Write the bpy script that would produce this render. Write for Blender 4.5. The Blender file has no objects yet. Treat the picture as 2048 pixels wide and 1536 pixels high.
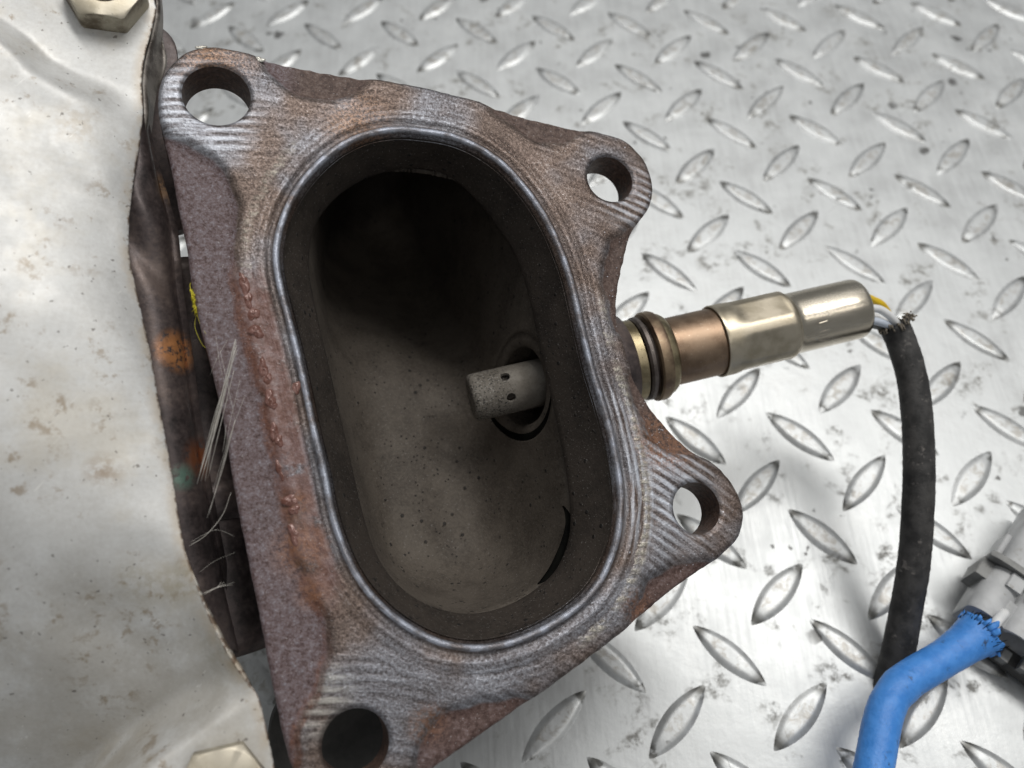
import bpy, math, random
import numpy as np
from mathutils import Matrix, Vector, geometry

random.seed(7)
rng = np.random.default_rng(7)
scene = bpy.context.scene
COL = scene.collection
MM = 0.001

# ------------------------------------------------------------------ camera
# calibrated from the tread pattern of the plate: world X right, Y away, Z up, in mm
F = 1700.0
CX, CY = 1024.0, 768.0
RC = np.array([[0.99923926, 0.03612055, 0.01470395],
               [-0.03867445, 0.86927781, 0.49280867],
               [0.0050187, -0.49300243, 0.87001346]])
TC = np.array([16.03648581, -139.14479615, 332.23588483])
FLIP = np.diag([1.0, -1.0, -1.0])
CAM = FLIP @ (-RC.T @ TC)
def c2w(c):
    return FLIP @ (RC.T @ (np.asarray(c, float) - TC))
def cdir(d):
    return FLIP @ (RC.T @ np.asarray(d, float))
def ray(x, y):
    return cdir([(x - CX) / F, (y - CY) / F, 1.0])
def at_depth(x, y, d):
    return c2w(np.array([(x - CX) / F, (y - CY) / F, 1.0]) * d)
def at_height(x, y, h):
    r = ray(x, y)
    return CAM + r * ((h - CAM[2]) / r[2])

cd = bpy.data.cameras.new('camera')
cam = bpy.data.objects.new('camera', cd)
COL.objects.link(cam)
rgt, upv, bck = cdir([1, 0, 0]), cdir([0, -1, 0]), cdir([0, 0, -1])
cam.matrix_world = Matrix(((rgt[0], upv[0], bck[0], CAM[0] * MM), (rgt[1], upv[1], bck[1], CAM[1] * MM),
                           (rgt[2], upv[2], bck[2], CAM[2] * MM), (0, 0, 0, 1)))
cd.sensor_width = 36.0
cd.lens = 36.0 * F / 2048.0
cd.clip_start = 0.005
cd.clip_end = 50
cd.dof.use_dof = True
cd.dof.focus_distance = 0.172
cd.dof.aperture_fstop = 15.0
scene.camera = cam

# ------------------------------------------------------------------ light
w = bpy.data.worlds.new('World')
scene.world = w
w.use_nodes = True
bg = w.node_tree.nodes['Background']
bg.inputs[0].default_value = (0.93, 0.97, 1.0, 1)
bg.inputs[1].default_value = 0.15
def area(name, loc, target, sx, sy, power, col):
    l = bpy.data.lights.new(name, 'AREA')
    l.shape = 'RECTANGLE'
    l.size, l.size_y, l.energy, l.color = sx, sy, power, col
    o = bpy.data.objects.new(name, l)
    COL.objects.link(o)
    o.location = loc
    d = Vector(target) - Vector(loc)
    o.rotation_euler = d.to_track_quat('-Z', 'Y').to_euler()
    return o
area('ceiling_lamp', (0.3, 1.3, 2.3), (0.2, 0.8, 0), 3.2, 2.4, 9.0, (1.0, 0.99, 0.97))
area('tube_lamp', (0.42, 0.34, 1.5), (0.05, -0.1, 0), 1.4, 0.24, 10.2, (1.0, 0.985, 0.95))
area('tube_lamp', (0.70, -0.92, 1.6), (0.10, -0.1, 0), 1.9, 0.07, 2.4, (1.0, 0.97, 0.92))
scene.view_settings.view_transform = 'Standard'
scene.view_settings.look = 'None'
scene.view_settings.exposure = 0.50
scene.view_settings.gamma = 1.0

# ------------------------------------------------------------------ helpers: objects
def mesh_obj(name, verts, faces, mat, parent=None, smooth=True, attrs=None, sharp=None, local=False):
    """verts in mm; world mm when local is False (converted to the parent's frame)."""
    v = np.asarray(verts, float) * MM
    if parent is not None and not local:
        inv = np.array(parent.matrix_basis.inverted())
        v = v @ inv[:3, :3].T + inv[:3, 3]
    me = bpy.data.meshes.new(name)
    me.from_pydata(v.tolist(), [], [tuple(int(i) for i in f) for f in faces])
    me.materials.append(mat)
    if attrs:
        for k, val in attrs.items():
            a = me.attributes.new(k, 'FLOAT', 'POINT')
            a.data.foreach_set('value', np.asarray(val, np.float32))
    me.polygons.foreach_set('use_smooth', [smooth] * len(me.polygons))
    if smooth and sharp:
        me.set_sharp_from_angle(angle=math.radians(sharp))
    me.update()
    o = bpy.data.objects.new(name, me)
    COL.objects.link(o)
    if parent is not None:
        o.parent = parent
    return o
def thing(name, label, cat, loc, rot=None, group=None):
    o = bpy.data.objects.new(name, None)
    COL.objects.link(o)
    M = np.eye(4)
    if rot is not None:
        M[:3, :3] = rot
    M[:3, 3] = np.asarray(loc) * MM
    o.matrix_basis = Matrix(M.tolist())
    o.empty_display_size = 0.01
    o['label'] = label
    o['category'] = cat
    if group:
        o['group'] = group
    return o
def tag(o, label, cat, group=None):
    o['label'] = label
    o['category'] = cat
    if group:
        o['group'] = group
    return o

# ------------------------------------------------------------------ helpers: geometry
def spline(pts, n, closed=False):
    P = np.asarray(pts, float)
    m = len(P)
    if closed:
        Q = np.vstack([P[-1], P, P[0], P[1]])
        segs = m
    else:
        Q = np.vstack([2 * P[0] - P[1], P, 2 * P[-1] - P[-2]])
        segs = m - 1
    out = []
    for i in range(segs):
        p0, p1, p2, p3 = Q[i], Q[i + 1], Q[i + 2], Q[i + 3]
        for t in np.linspace(0, 1, 24, endpoint=False):
            out.append(0.5 * ((2 * p1) + (-p0 + p2) * t + (2 * p0 - 5 * p1 + 4 * p2 - p3) * t * t + (-p0 + 3 * p1 - 3 * p2 + p3) * t ** 3))
    out.append(P[0] if closed else P[-1])
    out = np.array(out)
    L = np.concatenate([[0], np.cumsum(np.linalg.norm(np.diff(out, axis=0), axis=1))])
    s = np.linspace(0, L[-1], n + 1)[:-1] if closed else np.linspace(0, L[-1], n)
    return np.stack([np.interp(s, L, out[:, k]) for k in range(out.shape[1])], 1)
def smooth_closed(P, it):
    for _ in range(it):
        P = 0.5 * P + 0.25 * (np.roll(P, 1, 0) + np.roll(P, -1, 0))
    return P
def inside(P, poly):
    x, y = P[:, 0][:, None], P[:, 1][:, None]
    a = poly
    b = np.roll(poly, -1, 0)
    cond = (a[None, :, 1] > y) != (b[None, :, 1] > y)
    dy = b[:, 1] - a[:, 1]
    dy = np.where(np.abs(dy) < 1e-12, 1e-12, dy)
    xi = (b[:, 0] - a[:, 0])[None] * (y - a[None, :, 1]) / dy[None] + a[None, :, 0]
    return (np.sum(cond & (x < xi), 1) % 2) == 1
def dist_poly(P, poly, closed=True):
    a = poly if closed else poly[:-1]
    b = np.roll(poly, -1, 0) if closed else poly[1:]
    best = np.full(len(P), 1e9)
    for i in range(len(a)):
        d = b[i] - a[i]
        t = np.clip(((P - a[i]) @ d) / max(d @ d, 1e-12), 0, 1)
        q = P - (a[i] + t[:, None] * d)
        best = np.minimum(best, q[:, 0] ** 2 + q[:, 1] ** 2)
    return np.sqrt(best)
def sdist(P, poly):            # positive outside
    d = dist_poly(P, poly)
    return np.where(inside(P, poly), -d, d)
def sstep(a, b, x):
    t = np.clip((x - a) / (b - a), 0, 1)
    return t * t * (3 - 2 * t)
def hexgrid(x0, x1, y0, y1, h, jit=0.12):
    pts = []
    ny = int((y1 - y0) / (h * 0.866)) + 1
    for j in range(ny):
        xs = np.arange(x0 + (h / 2 if j % 2 else 0), x1, h)
        pts.append(np.stack([xs, np.full_like(xs, y0 + j * h * 0.866)], 1))
    P = np.vstack(pts)
    return P + rng.uniform(-jit, jit, P.shape) * h
def cdt(loops, extra):
    verts, edges = [], []
    for L in loops:
        n0 = len(verts)
        verts += [Vector(p) for p in L]
        edges += [(n0 + i, n0 + (i + 1) % len(L)) for i in range(len(L))]
    verts += [Vector(p) for p in extra]
    r = geometry.delaunay_2d_cdt(verts, edges, [], 0, 1e-6)
    V = np.array([tuple(v) for v in r[0]])
    T = np.array([f for f in r[2] if len(f) == 3])
    c = V[T].mean(1)
    keep = inside(c, np.asarray(loops[0]))
    for L in loops[1:]:
        keep &= ~inside(c, np.asarray(L))
    T = T[keep]
    a, b, cc = V[T[:, 0]], V[T[:, 1]], V[T[:, 2]]
    ar = (b[:, 0] - a[:, 0]) * (cc[:, 1] - a[:, 1]) - (b[:, 1] - a[:, 1]) * (cc[:, 0] - a[:, 0])
    T[ar < 0] = T[ar < 0][:, ::-1]
    return V, T
def loft(rings, closed=True):
    n = len(rings[0])
    V = np.vstack(rings)
    Fc = []
    m = n if closed else n - 1
    for i in range(len(rings) - 1):
        for j in range(m):
            k = (j + 1) % n
            Fc.append((i * n + j, i * n + k, (i + 1) * n + k, (i + 1) * n + j))
    return V, Fc
def tube(path, rad, seg=20, cap=True, flat=None, rough=0.0):
    P = np.asarray(path, float)
    n = len(P)
    rad = np.broadcast_to(np.asarray(rad, float), (n,))
    T = np.gradient(P, axis=0)
    T /= np.linalg.norm(T, axis=1)[:, None]
    u = np.cross(T[0], [0, 0, 1.0])
    if np.linalg.norm(u) < 1e-3:
        u = np.array([1.0, 0, 0])
    rings = []
    th = np.arange(seg) * 2 * math.pi / seg
    for i in range(n):
        u = u - T[i] * (u @ T[i])
        u /= np.linalg.norm(u)
        v = np.cross(T[i], u)
        r = rad[i] * (1 + rough * rng.normal(size=seg))
        fx = flat if flat else 1.0
        rings.append(P[i] + np.outer(np.cos(th) * r, u) + np.outer(np.sin(th) * r * fx, v))
    V, Fc = loft(rings)
    if cap:
        V = np.vstack([V, P[0], P[-1]])
        a, b = len(V) - 2, len(V) - 1
        for j in range(seg):
            Fc.append((a, (j + 1) % seg, j))
            Fc.append((b, (n - 1) * seg + j, (n - 1) * seg + (j + 1) % seg))
    return V, Fc
def lathe(prof, seg=64, cap0=True, cap1=True):
    """profile [(t, r)] about the local X axis"""
    th = np.arange(seg) * 2 * math.pi / seg
    rings = [np.stack([np.full(seg, t), r * np.cos(th), r * np.sin(th)], 1) for t, r in prof]
    V, Fc = loft(rings)
    n = len(prof)
    if cap0:
        V = np.vstack([V, [prof[0][0], 0, 0]])
        Fc += [(len(V) - 1, (j + 1) % seg, j) for j in range(seg)]
    if cap1:
        V = np.vstack([V, [prof[-1][0], 0, 0]])
        Fc += [(len(V) - 1, (n - 1) * seg + j, (n - 1) * seg + (j + 1) % seg) for j in range(seg)]
    return V, Fc
def join(parts):
    V, Fc, n = [], [], 0
    for v, f in parts:
        V.append(np.asarray(v))
        Fc += [tuple(int(i) + n for i in q) for q in f]
        n += len(v)
    return np.vstack(V), Fc

# ------------------------------------------------------------------ helpers: materials
class NT:
    def __init__(s, name):
        s.mat = bpy.data.materials.new(name)
        s.mat.use_nodes = True
        s.t = s.mat.node_tree
        s.bsdf = s.t.nodes['Principled BSDF']
    def n(s, typ, ins=None, **props):
        nd = s.t.nodes.new('ShaderNode' + typ)
        for k, v in props.items():
            setattr(nd, k, v)
        for k, v in (ins or {}).items():
            s.set(nd.inputs[k], v)
        return nd
    def set(s, sock, v):
        if isinstance(v, bpy.types.NodeSocket):
            s.t.links.new(v, sock)
        elif isinstance(v, bpy.types.Node):
            s.t.links.new(v.outputs[0], sock)
        else:
            if isinstance(v, tuple) and len(v) == 3 and sock.type == 'RGBA':
                v = (*v, 1)
            sock.default_value = v
    def obj(s):
        return s.n('VectorMath', {0: s.n('TexCoord').outputs['Object'], 3: 1000.0}, operation='SCALE').outputs[0]
    def pos(s):
        return s.n('VectorMath', {0: s.n('NewGeometry').outputs['Position'], 3: 1000.0}, operation='SCALE').outputs[0]
    def scl(s, v, x, y, z):
        return s.n('VectorMath', {0: v, 1: (x, y, z)}, operation='MULTIPLY').outputs[0]
    def noise(s, v, scale, detail=4.0, rough=0.55, dist=0.0):
        return s.n('TexNoise', {'Vector': v, 'Scale': scale, 'Detail': detail, 'Roughness': rough, 'Distortion': dist}).outputs[0]
    def vor(s, v, scale, feature='F1', rnd=1.0):
        return s.n('TexVoronoi', {'Vector': v, 'Scale': scale, 'Randomness': rnd}, feature=feature).outputs[0]
    def m(s, op, a, b=0.0, clamp=False):
        return s.n('Math', {0: a, 1: b}, operation=op, use_clamp=clamp).outputs[0]
    def mr(s, v, a, b, c=0.0, d=1.0):
        return s.n('MapRange', {0: v, 1: a, 2: b, 3: c, 4: d}, interpolation_type='SMOOTHSTEP').outputs[0]
    def ramp(s, f, stops):
        nd = s.n('ValToRGB', {0: f})
        cr = nd.color_ramp
        while len(cr.elements) < len(stops):
            cr.elements.new(0.5)
        for e, (p, c) in zip(cr.elements, stops):
            e.position = p
            e.color = (*c, 1) if len(c) == 3 else c
        return nd.outputs[0]
    def mix(s, f, a, b, mode='MIX'):
        return s.n('Mix', {0: f, 6: a, 7: b}, data_type='RGBA', blend_type=mode).outputs[2]
    def attr(s, name):
        return s.n('Attribute', attribute_name=name).outputs['Fac']
    def spot(s, v, c, r0, r1):
        """mask 1 within r0 of point c (mm), 0 beyond r1"""
        d = s.n('VectorMath', {0: v, 1: tuple(c)}, operation='DISTANCE').outputs['Value']
        return s.mr(d, r0, r1, 1.0, 0.0)
    def bump(s, h, strength, dist, normal=None):
        ins = {'Height': h, 'Strength': strength, 'Distance': dist * MM}
        nd = s.n('Bump', ins)
        if normal is not None:
            s.set(nd.inputs['Normal'], normal)
        return nd.outputs[0]
    def out(s, color=None, metallic=None, rough=None, normal=None, **kw):
        for k, v in (('Base Color', color), ('Metallic', metallic), ('Roughness', rough), ('Normal', normal)):
            if v is not None:
                s.set(s.bsdf.inputs[k], v)
        for k, v in kw.items():
            s.set(s.bsdf.inputs[k], v)
        return s.mat

# ------------------------------------------------------------------ flange frame
NF = np.array([510 - 1024, 1200 - 768, 1700.0])
NF /= np.linalg.norm(NF)
_r = np.array([(900 - CX) / F, (780 - CY) / F, 1.0])
OF = _r * (NF[2] * 165.0) / (NF @ _r)
E3 = -NF
E1 = np.array([1.0, 0, 0]) - E3 * E3[0]
E1 /= np.linalg.norm(E1)
E2 = np.cross(E3, E1)
FROT = np.stack([cdir(E1), cdir(E2), cdir(E3)], 1)
FORG = c2w(OF)
def fl(x, y, z=0.0):
    """photo pixel -> point in the flange frame (mm) lying at height z above its face"""
    rr = np.array([(x - CX) / F, (y - CY) / F, 1.0])
    P = rr * ((NF @ OF) - z) / (NF @ rr)
    return np.array([E1 @ (P - OF), E2 @ (P - OF), z])
def fl2(pts, z=0.0):
    return np.array([fl(x, y, z)[:2] for x, y in pts])
def f2w(p):
    return FORG + np.asarray(p) @ FROT.T
def w2f(p):
    return (np.asarray(p) - FORG) @ FROT

# ------------------------------------------------------------------ materials
def mat_plate():
    s = NT('tread_plate_metal')
    p = s.pos()
    big = s.noise(p, 0.012, 3)
    mid = s.noise(p, 0.06, 5, 0.6)
    st = s.noise(s.scl(p, 1.1, 0.05, 1), 1.0, 5, 0.65)
    st2 = s.noise(s.scl(s.n('VectorRotate', {'Vector': p, 'Angle': 0.5}, rotation_type='Z_AXIS').outputs[0], 1.6, 0.03, 1), 1.0, 3, 0.6)
    fine = s.noise(p, 0.9, 4, 0.6)
    col = s.ramp(s.m('ADD', s.m('MULTIPLY', mid, 0.6), s.m('MULTIPLY', st, 0.4)),
                 [(0.30, (0.47, 0.475, 0.475)), (0.5, (0.555, 0.567, 0.57)), (0.7, (0.62, 0.632, 0.635))])
    # scuffs and oily smudges
    sm = s.mr(s.noise(p, 0.075, 6, 0.62, 0.4), 0.53, 0.66)
    sm = s.m('MULTIPLY', sm, s.mr(s.noise(p, 0.35, 5, 0.7), 0.42, 0.62))
    col = s.mix(s.m('MULTIPLY', sm, 0.75), col, (0.17, 0.16, 0.14))
    wp = s.n('VectorMath', {0: p, 1: s.n('VectorMath', {0: s.n('TexNoise', {'Vector': p, 'Scale': 0.5, 'Detail': 3.0}).outputs['Color'], 3: 3.0}, operation='SCALE').outputs[0]}).outputs[0]
    spk = s.m('MULTIPLY', s.mr(s.vor(wp, 0.055), 0.13, 0.085), s.mr(s.noise(p, 0.021, 2), 0.52, 0.57))
    spk = s.m('MAXIMUM', spk, s.m('MULTIPLY', s.mr(s.vor(wp, 0.16), 0.14, 0.09), s.mr(s.noise(p, 0.04, 2), 0.54, 0.6)))
    col = s.mix(s.m('MULTIPLY', spk, 0.80), col, (0.055, 0.052, 0.048))
    scr = s.mr(st2, 0.70, 0.76)
    scr = s.m('MULTIPLY', scr, s.mr(s.noise(p, 0.03, 2), 0.5, 0.6))
    col = s.mix(s.m('MULTIPLY', scr, 0.5), col, (0.24, 0.24, 0.23))
    for an, sx_, th_ in ((-0.22, 2.4, 0.715), (0.9, 2.0, 0.735)):
        sc2 = s.mr(s.noise(s.scl(s.n('VectorRotate', {'Vector': p, 'Angle': an}, rotation_type='Z_AXIS').outputs[0], sx_, 0.035, 1), 1.0, 2, 0.5), th_, th_ + 0.03)
        col = s.mix(s.m('MULTIPLY', s.m('MULTIPLY', sc2, s.mr(s.noise(p, 0.035, 2), 0.46, 0.56)), 0.6), col, (0.20, 0.20, 0.19))
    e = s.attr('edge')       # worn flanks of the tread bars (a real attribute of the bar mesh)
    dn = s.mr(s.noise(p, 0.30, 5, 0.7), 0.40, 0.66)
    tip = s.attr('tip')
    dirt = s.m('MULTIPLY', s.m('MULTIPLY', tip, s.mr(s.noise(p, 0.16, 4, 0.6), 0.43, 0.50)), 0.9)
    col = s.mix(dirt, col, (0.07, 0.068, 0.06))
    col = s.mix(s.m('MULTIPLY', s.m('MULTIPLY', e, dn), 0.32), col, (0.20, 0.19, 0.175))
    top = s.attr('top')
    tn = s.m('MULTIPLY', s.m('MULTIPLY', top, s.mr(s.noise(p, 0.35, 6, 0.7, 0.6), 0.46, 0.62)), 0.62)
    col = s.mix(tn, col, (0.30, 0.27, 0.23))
    ro = s.m('ADD', s.mr(s.m('ADD', s.m('MULTIPLY', st, 0.4), s.m('MULTIPLY', mid, 0.6)), 0.35, 0.65, 0.37, 0.50), s.m('MULTIPLY', sm, 0.2))
    h = s.m('ADD', s.m('MULTIPLY', st, 0.16), s.m('ADD', s.m('MULTIPLY', fine, 0.22), s.m('MULTIPLY', mid, 2.2)))
    return s.out(col, 0.55, ro, s.bump(h, 0.35, 0.22))

def mat_flange():
    s = NT('rusty_machined_steel')
    p = s.obj()
    cast = s.attr('cast')
    d = s.attr('port')
    side = s.attr('side')
    # milled lines: arcs of a very large cutter
    c = fl(600, 2500)
    rad = s.n('VectorMath', {0: p, 1: (c[0], c[1], 0.0)}, operation='DISTANCE').outputs['Value']
    sep = s.n('SeparateXYZ', {0: p})
    warp = s.m('MULTIPLY', s.noise(p, 0.10, 3), 1.3)
    lc = s.n('CombineXYZ', {0: s.m('ADD', rad, warp), 1: s.m('MULTIPLY', sep.outputs[0], 0.11), 2: s.m('MULTIPLY', sep.outputs[1], 0.05)}).outputs[0]
    ph = s.m('ADD', s.m('MULTIPLY', rad, 3.5), s.m('ADD', s.m('MULTIPLY', s.noise(p, 0.06, 2, 0.5), 2.0), s.m('MULTIPLY', s.noise(p, 1.0, 3, 0.6), 1.3)))
    wav = s.m('ADD', s.m('MULTIPLY', s.m('SINE', ph), s.mr(s.noise(p, 0.13, 4, 0.6), 0.38, 0.62, 0.02, 0.19)), 0.5)
    mill = s.m('ADD', s.m('MULTIPLY', s.noise(lc, 0.62, 3, 0.6), 0.38), s.m('MULTIPLY', wav, 0.62))
    mill2 = s.noise(lc, 2.6, 2, 0.6)
    ringc = s.n('CombineXYZ', {0: d, 1: s.m('MULTIPLY', sep.outputs[0], 0.10), 2: s.m('MULTIPLY', sep.outputs[1], 0.10)}).outputs[0]
    rph = s.m('ADD', s.m('MULTIPLY', d, 4.6), s.m('ADD', s.m('MULTIPLY', s.noise(p, 0.08, 2, 0.5), 2.5), s.m('MULTIPLY', s.noise(p, 1.0, 3, 0.6), 1.2)))
    rings = s.m('ADD', s.m('MULTIPLY', s.noise(ringc, 1.25, 4, 0.65), 0.55), s.m('MULTIPLY', s.m('ADD', s.m('MULTIPLY', s.m('SINE', rph), 0.14), 0.5), 0.45))
    near = s.mr(d, 4.0, 9.5, 1.0, 0.0)
    lines = s.n('Mix', {0: near, 2: s.m('ADD', s.m('MULTIPLY', mill, 0.75), s.m('MULTIPLY', mill2, 0.25)), 3: rings}).outputs[0]
    grain = s.noise(p, 1.6, 5, 0.7)
    big = s.noise(p, 0.07, 4, 0.6)
    tint = s.noise(s.n('VectorMath', {0: p, 1: (31.0, 7.0, 3.0)}).outputs[0], 0.055, 3, 0.5)
    grit = s.noise(p, 2.3, 2, 0.5)
    t = s.m('ADD', s.m('ADD', s.m('MULTIPLY', lines, 0.42), s.m('MULTIPLY', grain, 0.34)), s.m('ADD', s.m('MULTIPLY', big, 0.24), s.m('MULTIPLY', grit, 0.25)))
    brown = s.ramp(t, [(0.46, (0.028, 0.021, 0.018)), (0.57, (0.092, 0.066, 0.055)), (0.67, (0.20, 0.150, 0.127)), (0.80, (0.42, 0.38, 0.37))])
    blue = s.ramp(t, [(0.46, (0.040, 0.034, 0.035)), (0.57, (0.115, 0.105, 0.110)), (0.67, (0.26, 0.26, 0.285)), (0.80, (0.52, 0.54, 0.60))])
    mach = s.mix(s.mr(tint, 0.43, 0.62), brown, blue)
    # rusted flat between the left pocket and the port
    rl = s.m('MULTIPLY', s.m('MULTIPLY', s.mr(sep.outputs[0], -17.0, -21.0), s.mr(sep.outputs[1], 23.0, 15.0)), s.m('MULTIPLY', s.mr(d, 1.6, 3.2), s.mr(sep.outputs[1], -44.0, -34.0)))
    rl = s.m('MULTIPLY', rl, s.mr(s.noise(p, 0.22, 5, 0.65), 0.30, 0.48))
    mach = s.mix(s.m('MULTIPLY', rl, 0.88), mach, s.ramp(s.noise(p, 0.55, 5, 0.65), [(0.34, (0.115, 0.045, 0.030)), (0.48, (0.185, 0.095, 0.078)), (0.60, (0.25, 0.165, 0.155)), (0.72, (0.36, 0.29, 0.28))]))
    # worn silver bosses, their glints painted in as paler metal
    for q, r0, r1, k in (((395, 225), 4, 14, 0.95), ((1325, 985), 5, 17, 1.0), ((1270, 400), 3, 11, 0.7), ((1230, 830), 2, 9, 0.6)):
        mach = s.mix(s.m('MULTIPLY', s.spot(p, fl(*q), r0, r1), s.mr(lines, 0.40, 0.66, 0, k)), mach, (0.62, 0.65, 0.72))
    mach = s.mix(s.m('MULTIPLY', s.spot(p, fl(640, 1400), 2, 8), s.mr(lines, 0.4, 0.6, 0, 0.7)), mach, (0.50, 0.48, 0.44))
    for q, r0, r1, k in (((430, 120), 2, 10, 0.55), ((720, 250), 2, 10, 0.5)):
        mach = s.mix(s.m('MULTIPLY', s.spot(p, fl(*q), r0, r1), s.mr(grain, 0.40, 0.62, 0, k)), mach, (0.36, 0.20, 0.11))
    # cutter marks round the port (band 5..7.5 mm from the lip)
    ty = s.m('ADD', sep.outputs[1], s.m('MULTIPLY', s.noise(p, 0.3, 2), 1.2))
    tk = s.m('SINE', s.m('MULTIPLY', ty, 3.6))
    dw = s.m('ADD', d, s.m('MULTIPLY', s.m('SUBTRACT', s.noise(p, 0.55, 3), 0.5), 2.2))
    band = s.m('MULTIPLY', s.mr(dw, 4.6, 5.1), s.mr(dw, 5.9, 7.0, 1.0, 0.0))
    lr = s.m('ADD', s.m('MULTIPLY', s.mr(sep.outputs[0], 24.0, 28.0), s.mr(sep.outputs[1], 24.0, 16.0)), s.m('MULTIPLY', s.m('MULTIPLY', s.mr(sep.outputs[0], -30.0, -34.0), s.mr(sep.outputs[1], 15.0, 20.0)), 0.7))
    band = s.m('MULTIPLY', s.m('MULTIPLY', band, lr), s.mr(s.noise(p, 0.14, 4, 0.6), 0.34, 0.60))
    ticks = s.m('MULTIPLY', s.m('MULTIPLY', band, s.mr(tk, -0.9, 0.6, 0.25, 1.0)), s.mr(s.noise(p, 1.1, 4, 0.7), 0.36, 0.58, 0.2, 1.0))
    mach = s.mix(s.m('MULTIPLY', ticks, 0.85), mach, (0.58, 0.54, 0.46))
    # lip ground bright
    lip = s.m('MULTIPLY', s.m('MULTIPLY', s.mr(d, -0.75, -0.3), s.mr(d, 0.45, 0.85, 1.0, 0.0)), s.mr(s.noise(p, 0.12, 5, 0.65), 0.33, 0.52, 0.25, 1.0))
    lipc = s.mix(s.mr(s.noise(p, 0.25, 5, 0.65), 0.38, 0.62), (0.20, 0.19, 0.20), (0.46, 0.49, 0.57))
    mach = s.mix(s.m('MULTIPLY', lip, 0.9), mach, lipc)
    groove = s.m('MULTIPLY', s.mr(d, 0.8, 1.1), s.mr(d, 1.5, 2.2, 1.0, 0.0))
    mach = s.mix(s.m('MULTIPLY', groove, 0.5), mach, (0.06, 0.05, 0.048))
    # as-cast, scaled and rusty pockets
    sp1 = s.noise(p, 1.1, 5, 0.72)
    sp2 = s.noise(p, 2.4, 3, 0.7)
    castc = s.ramp(s.m('ADD', s.m('MULTIPLY', sp1, 0.6), s.m('MULTIPLY', sp2, 0.4)),
                   [(0.38, (0.060, 0.032, 0.029)), (0.47, (0.135, 0.090, 0.091)), (0.56, (0.195, 0.157, 0.168)), (0.67, (0.32, 0.305, 0.345))])
    up = s.mr(sep.outputs[1], 30.0, 44.0)
    upr = s.m('MAXIMUM', s.m('MULTIPLY', up, s.mr(sep.outputs[0], -36.0, -30.0)), s.mr(sep.outputs[0], 22.0, 30.0))
    castb = s.ramp(sp1, [(0.35, (0.045, 0.026, 0.020)), (0.52, (0.115, 0.072, 0.056)), (0.70, (0.21, 0.155, 0.125))])
    castc = s.mix(s.m('MULTIPLY', upr, 0.9), castc, castb)
    low = s.mr(sep.outputs[1], -18.0, -36.0)
    castr = s.ramp(sp1, [(0.35, (0.060, 0.030, 0.024)), (0.52, (0.125, 0.075, 0.065)), (0.70, (0.22, 0.16, 0.155))])
    castc = s.mix(s.m('MULTIPLY', low, s.mr(sep.outputs[0], -12.0, 2.0)), castc, castr)
    col = s.mix(s.mr(cast, 0.38, 0.72), mach, castc)
    # orange-red rust along the step between cast and machined
    tr = s.m('MULTIPLY', s.mr(cast, 0.02, 0.25), s.mr(cast, 0.75, 0.98, 1.0, 0.0))
    lft = s.mr(sep.outputs[0], -16.0, -24.0)
    lw = s.mr(sep.outputs[1], 26.0, 14.0)
    tr = s.m('MULTIPLY', s.m('MULTIPLY', tr, s.m('MULTIPLY', lft, lw)), s.mr(s.noise(p, 0.16, 5, 0.65), 0.32, 0.56))
    col = s.mix(s.m('MULTIPLY', tr, 0.62), col, s.mix(s.mr(grain, 0.4, 0.65), (0.13, 0.048, 0.030), (0.27, 0.115, 0.065)))
    for q, r0, r1 in (((600, 1100), 2, 7), ((622, 1190), 1, 4), ((590, 1010), 1, 4), ((1280, 1215), 1, 5), ((1330, 880), 3, 9), ((860, 1450), 1, 5)):
        col = s.mix(s.m('MULTIPLY', s.spot(p, fl(*q), r0, r1), s.mr(sp1, 0.38, 0.60, 0, 0.6)), col, (0.29, 0.125, 0.055))
    # grime, pitting, and glints painted in as pale specks
    pit = s.mr(s.noise(p, 1.9, 3, 0.6), 0.66, 0.74)
    col = s.mix(s.m('MULTIPLY', pit, 0.6), col, (0.03, 0.022, 0.02))
    gr = s.mr(s.noise(p, 0.10, 5, 0.65), 0.54, 0.70)
    col = s.mix(s.m('MULTIPLY', s.m('MULTIPLY', gr, s.mr(cast, 0.4, 0.7, 1.0, 0.25)), 0.45), col, (0.07, 0.052, 0.043))
    glint = s.mr(s.noise(p, 2.8, 1, 0.5), 0.70, 0.76)
    col = s.mix(s.m('MULTIPLY', glint, 0.5), col, (0.55, 0.52, 0.52))
    flk = s.m('MULTIPLY', s.mr(s.noise(p, 1.3, 3, 0.6), 0.67, 0.72), s.mr(sep.outputs[0], 22.0, 30.0))
    col = s.mix(s.m('MULTIPLY', flk, 0.8), col, (0.55, 0.56, 0.62))
    sidec = s.ramp(sp1, [(0.35, (0.035, 0.022, 0.018)), (0.55, (0.11, 0.062, 0.045)), (0.72, (0.20, 0.12, 0.085))])
    col = s.mix(s.mr(side, 0.3, 0.8), col, sidec)
    met = s.m('MULTIPLY', s.m('MULTIPLY', s.mr(cast, 0.3, 0.75, 0.72, 0.12), s.mr(side, 0.2, 0.7, 1.0, 0.2)), s.mr(rl, 0.1, 0.9, 1.0, 0.3))
    ro = s.m('ADD', s.m('ADD', s.mr(cast, 0.3, 0.7, 0.37, 0.50), s.m('MULTIPLY', lip, 0.07)), s.mr(grain, 0.35, 0.7, 0.14, -0.02))
    h = s.n('Mix', {0: s.mr(cast, 0.3, 0.7), 2: s.m('ADD', s.m('MULTIPLY', lines, 1.0), s.m('MULTIPLY', ticks, 0.5)), 3: s.m('MULTIPLY', sp1, 0.9)}).outputs[0]
    h = s.m('ADD', h, s.m('MULTIPLY', grain, 0.45))
    h = s.m('ADD', h, s.m('MULTIPLY', grit, 0.3))
    return s.out(col, met, ro, s.bump(h, 0.8, 0.32))

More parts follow.
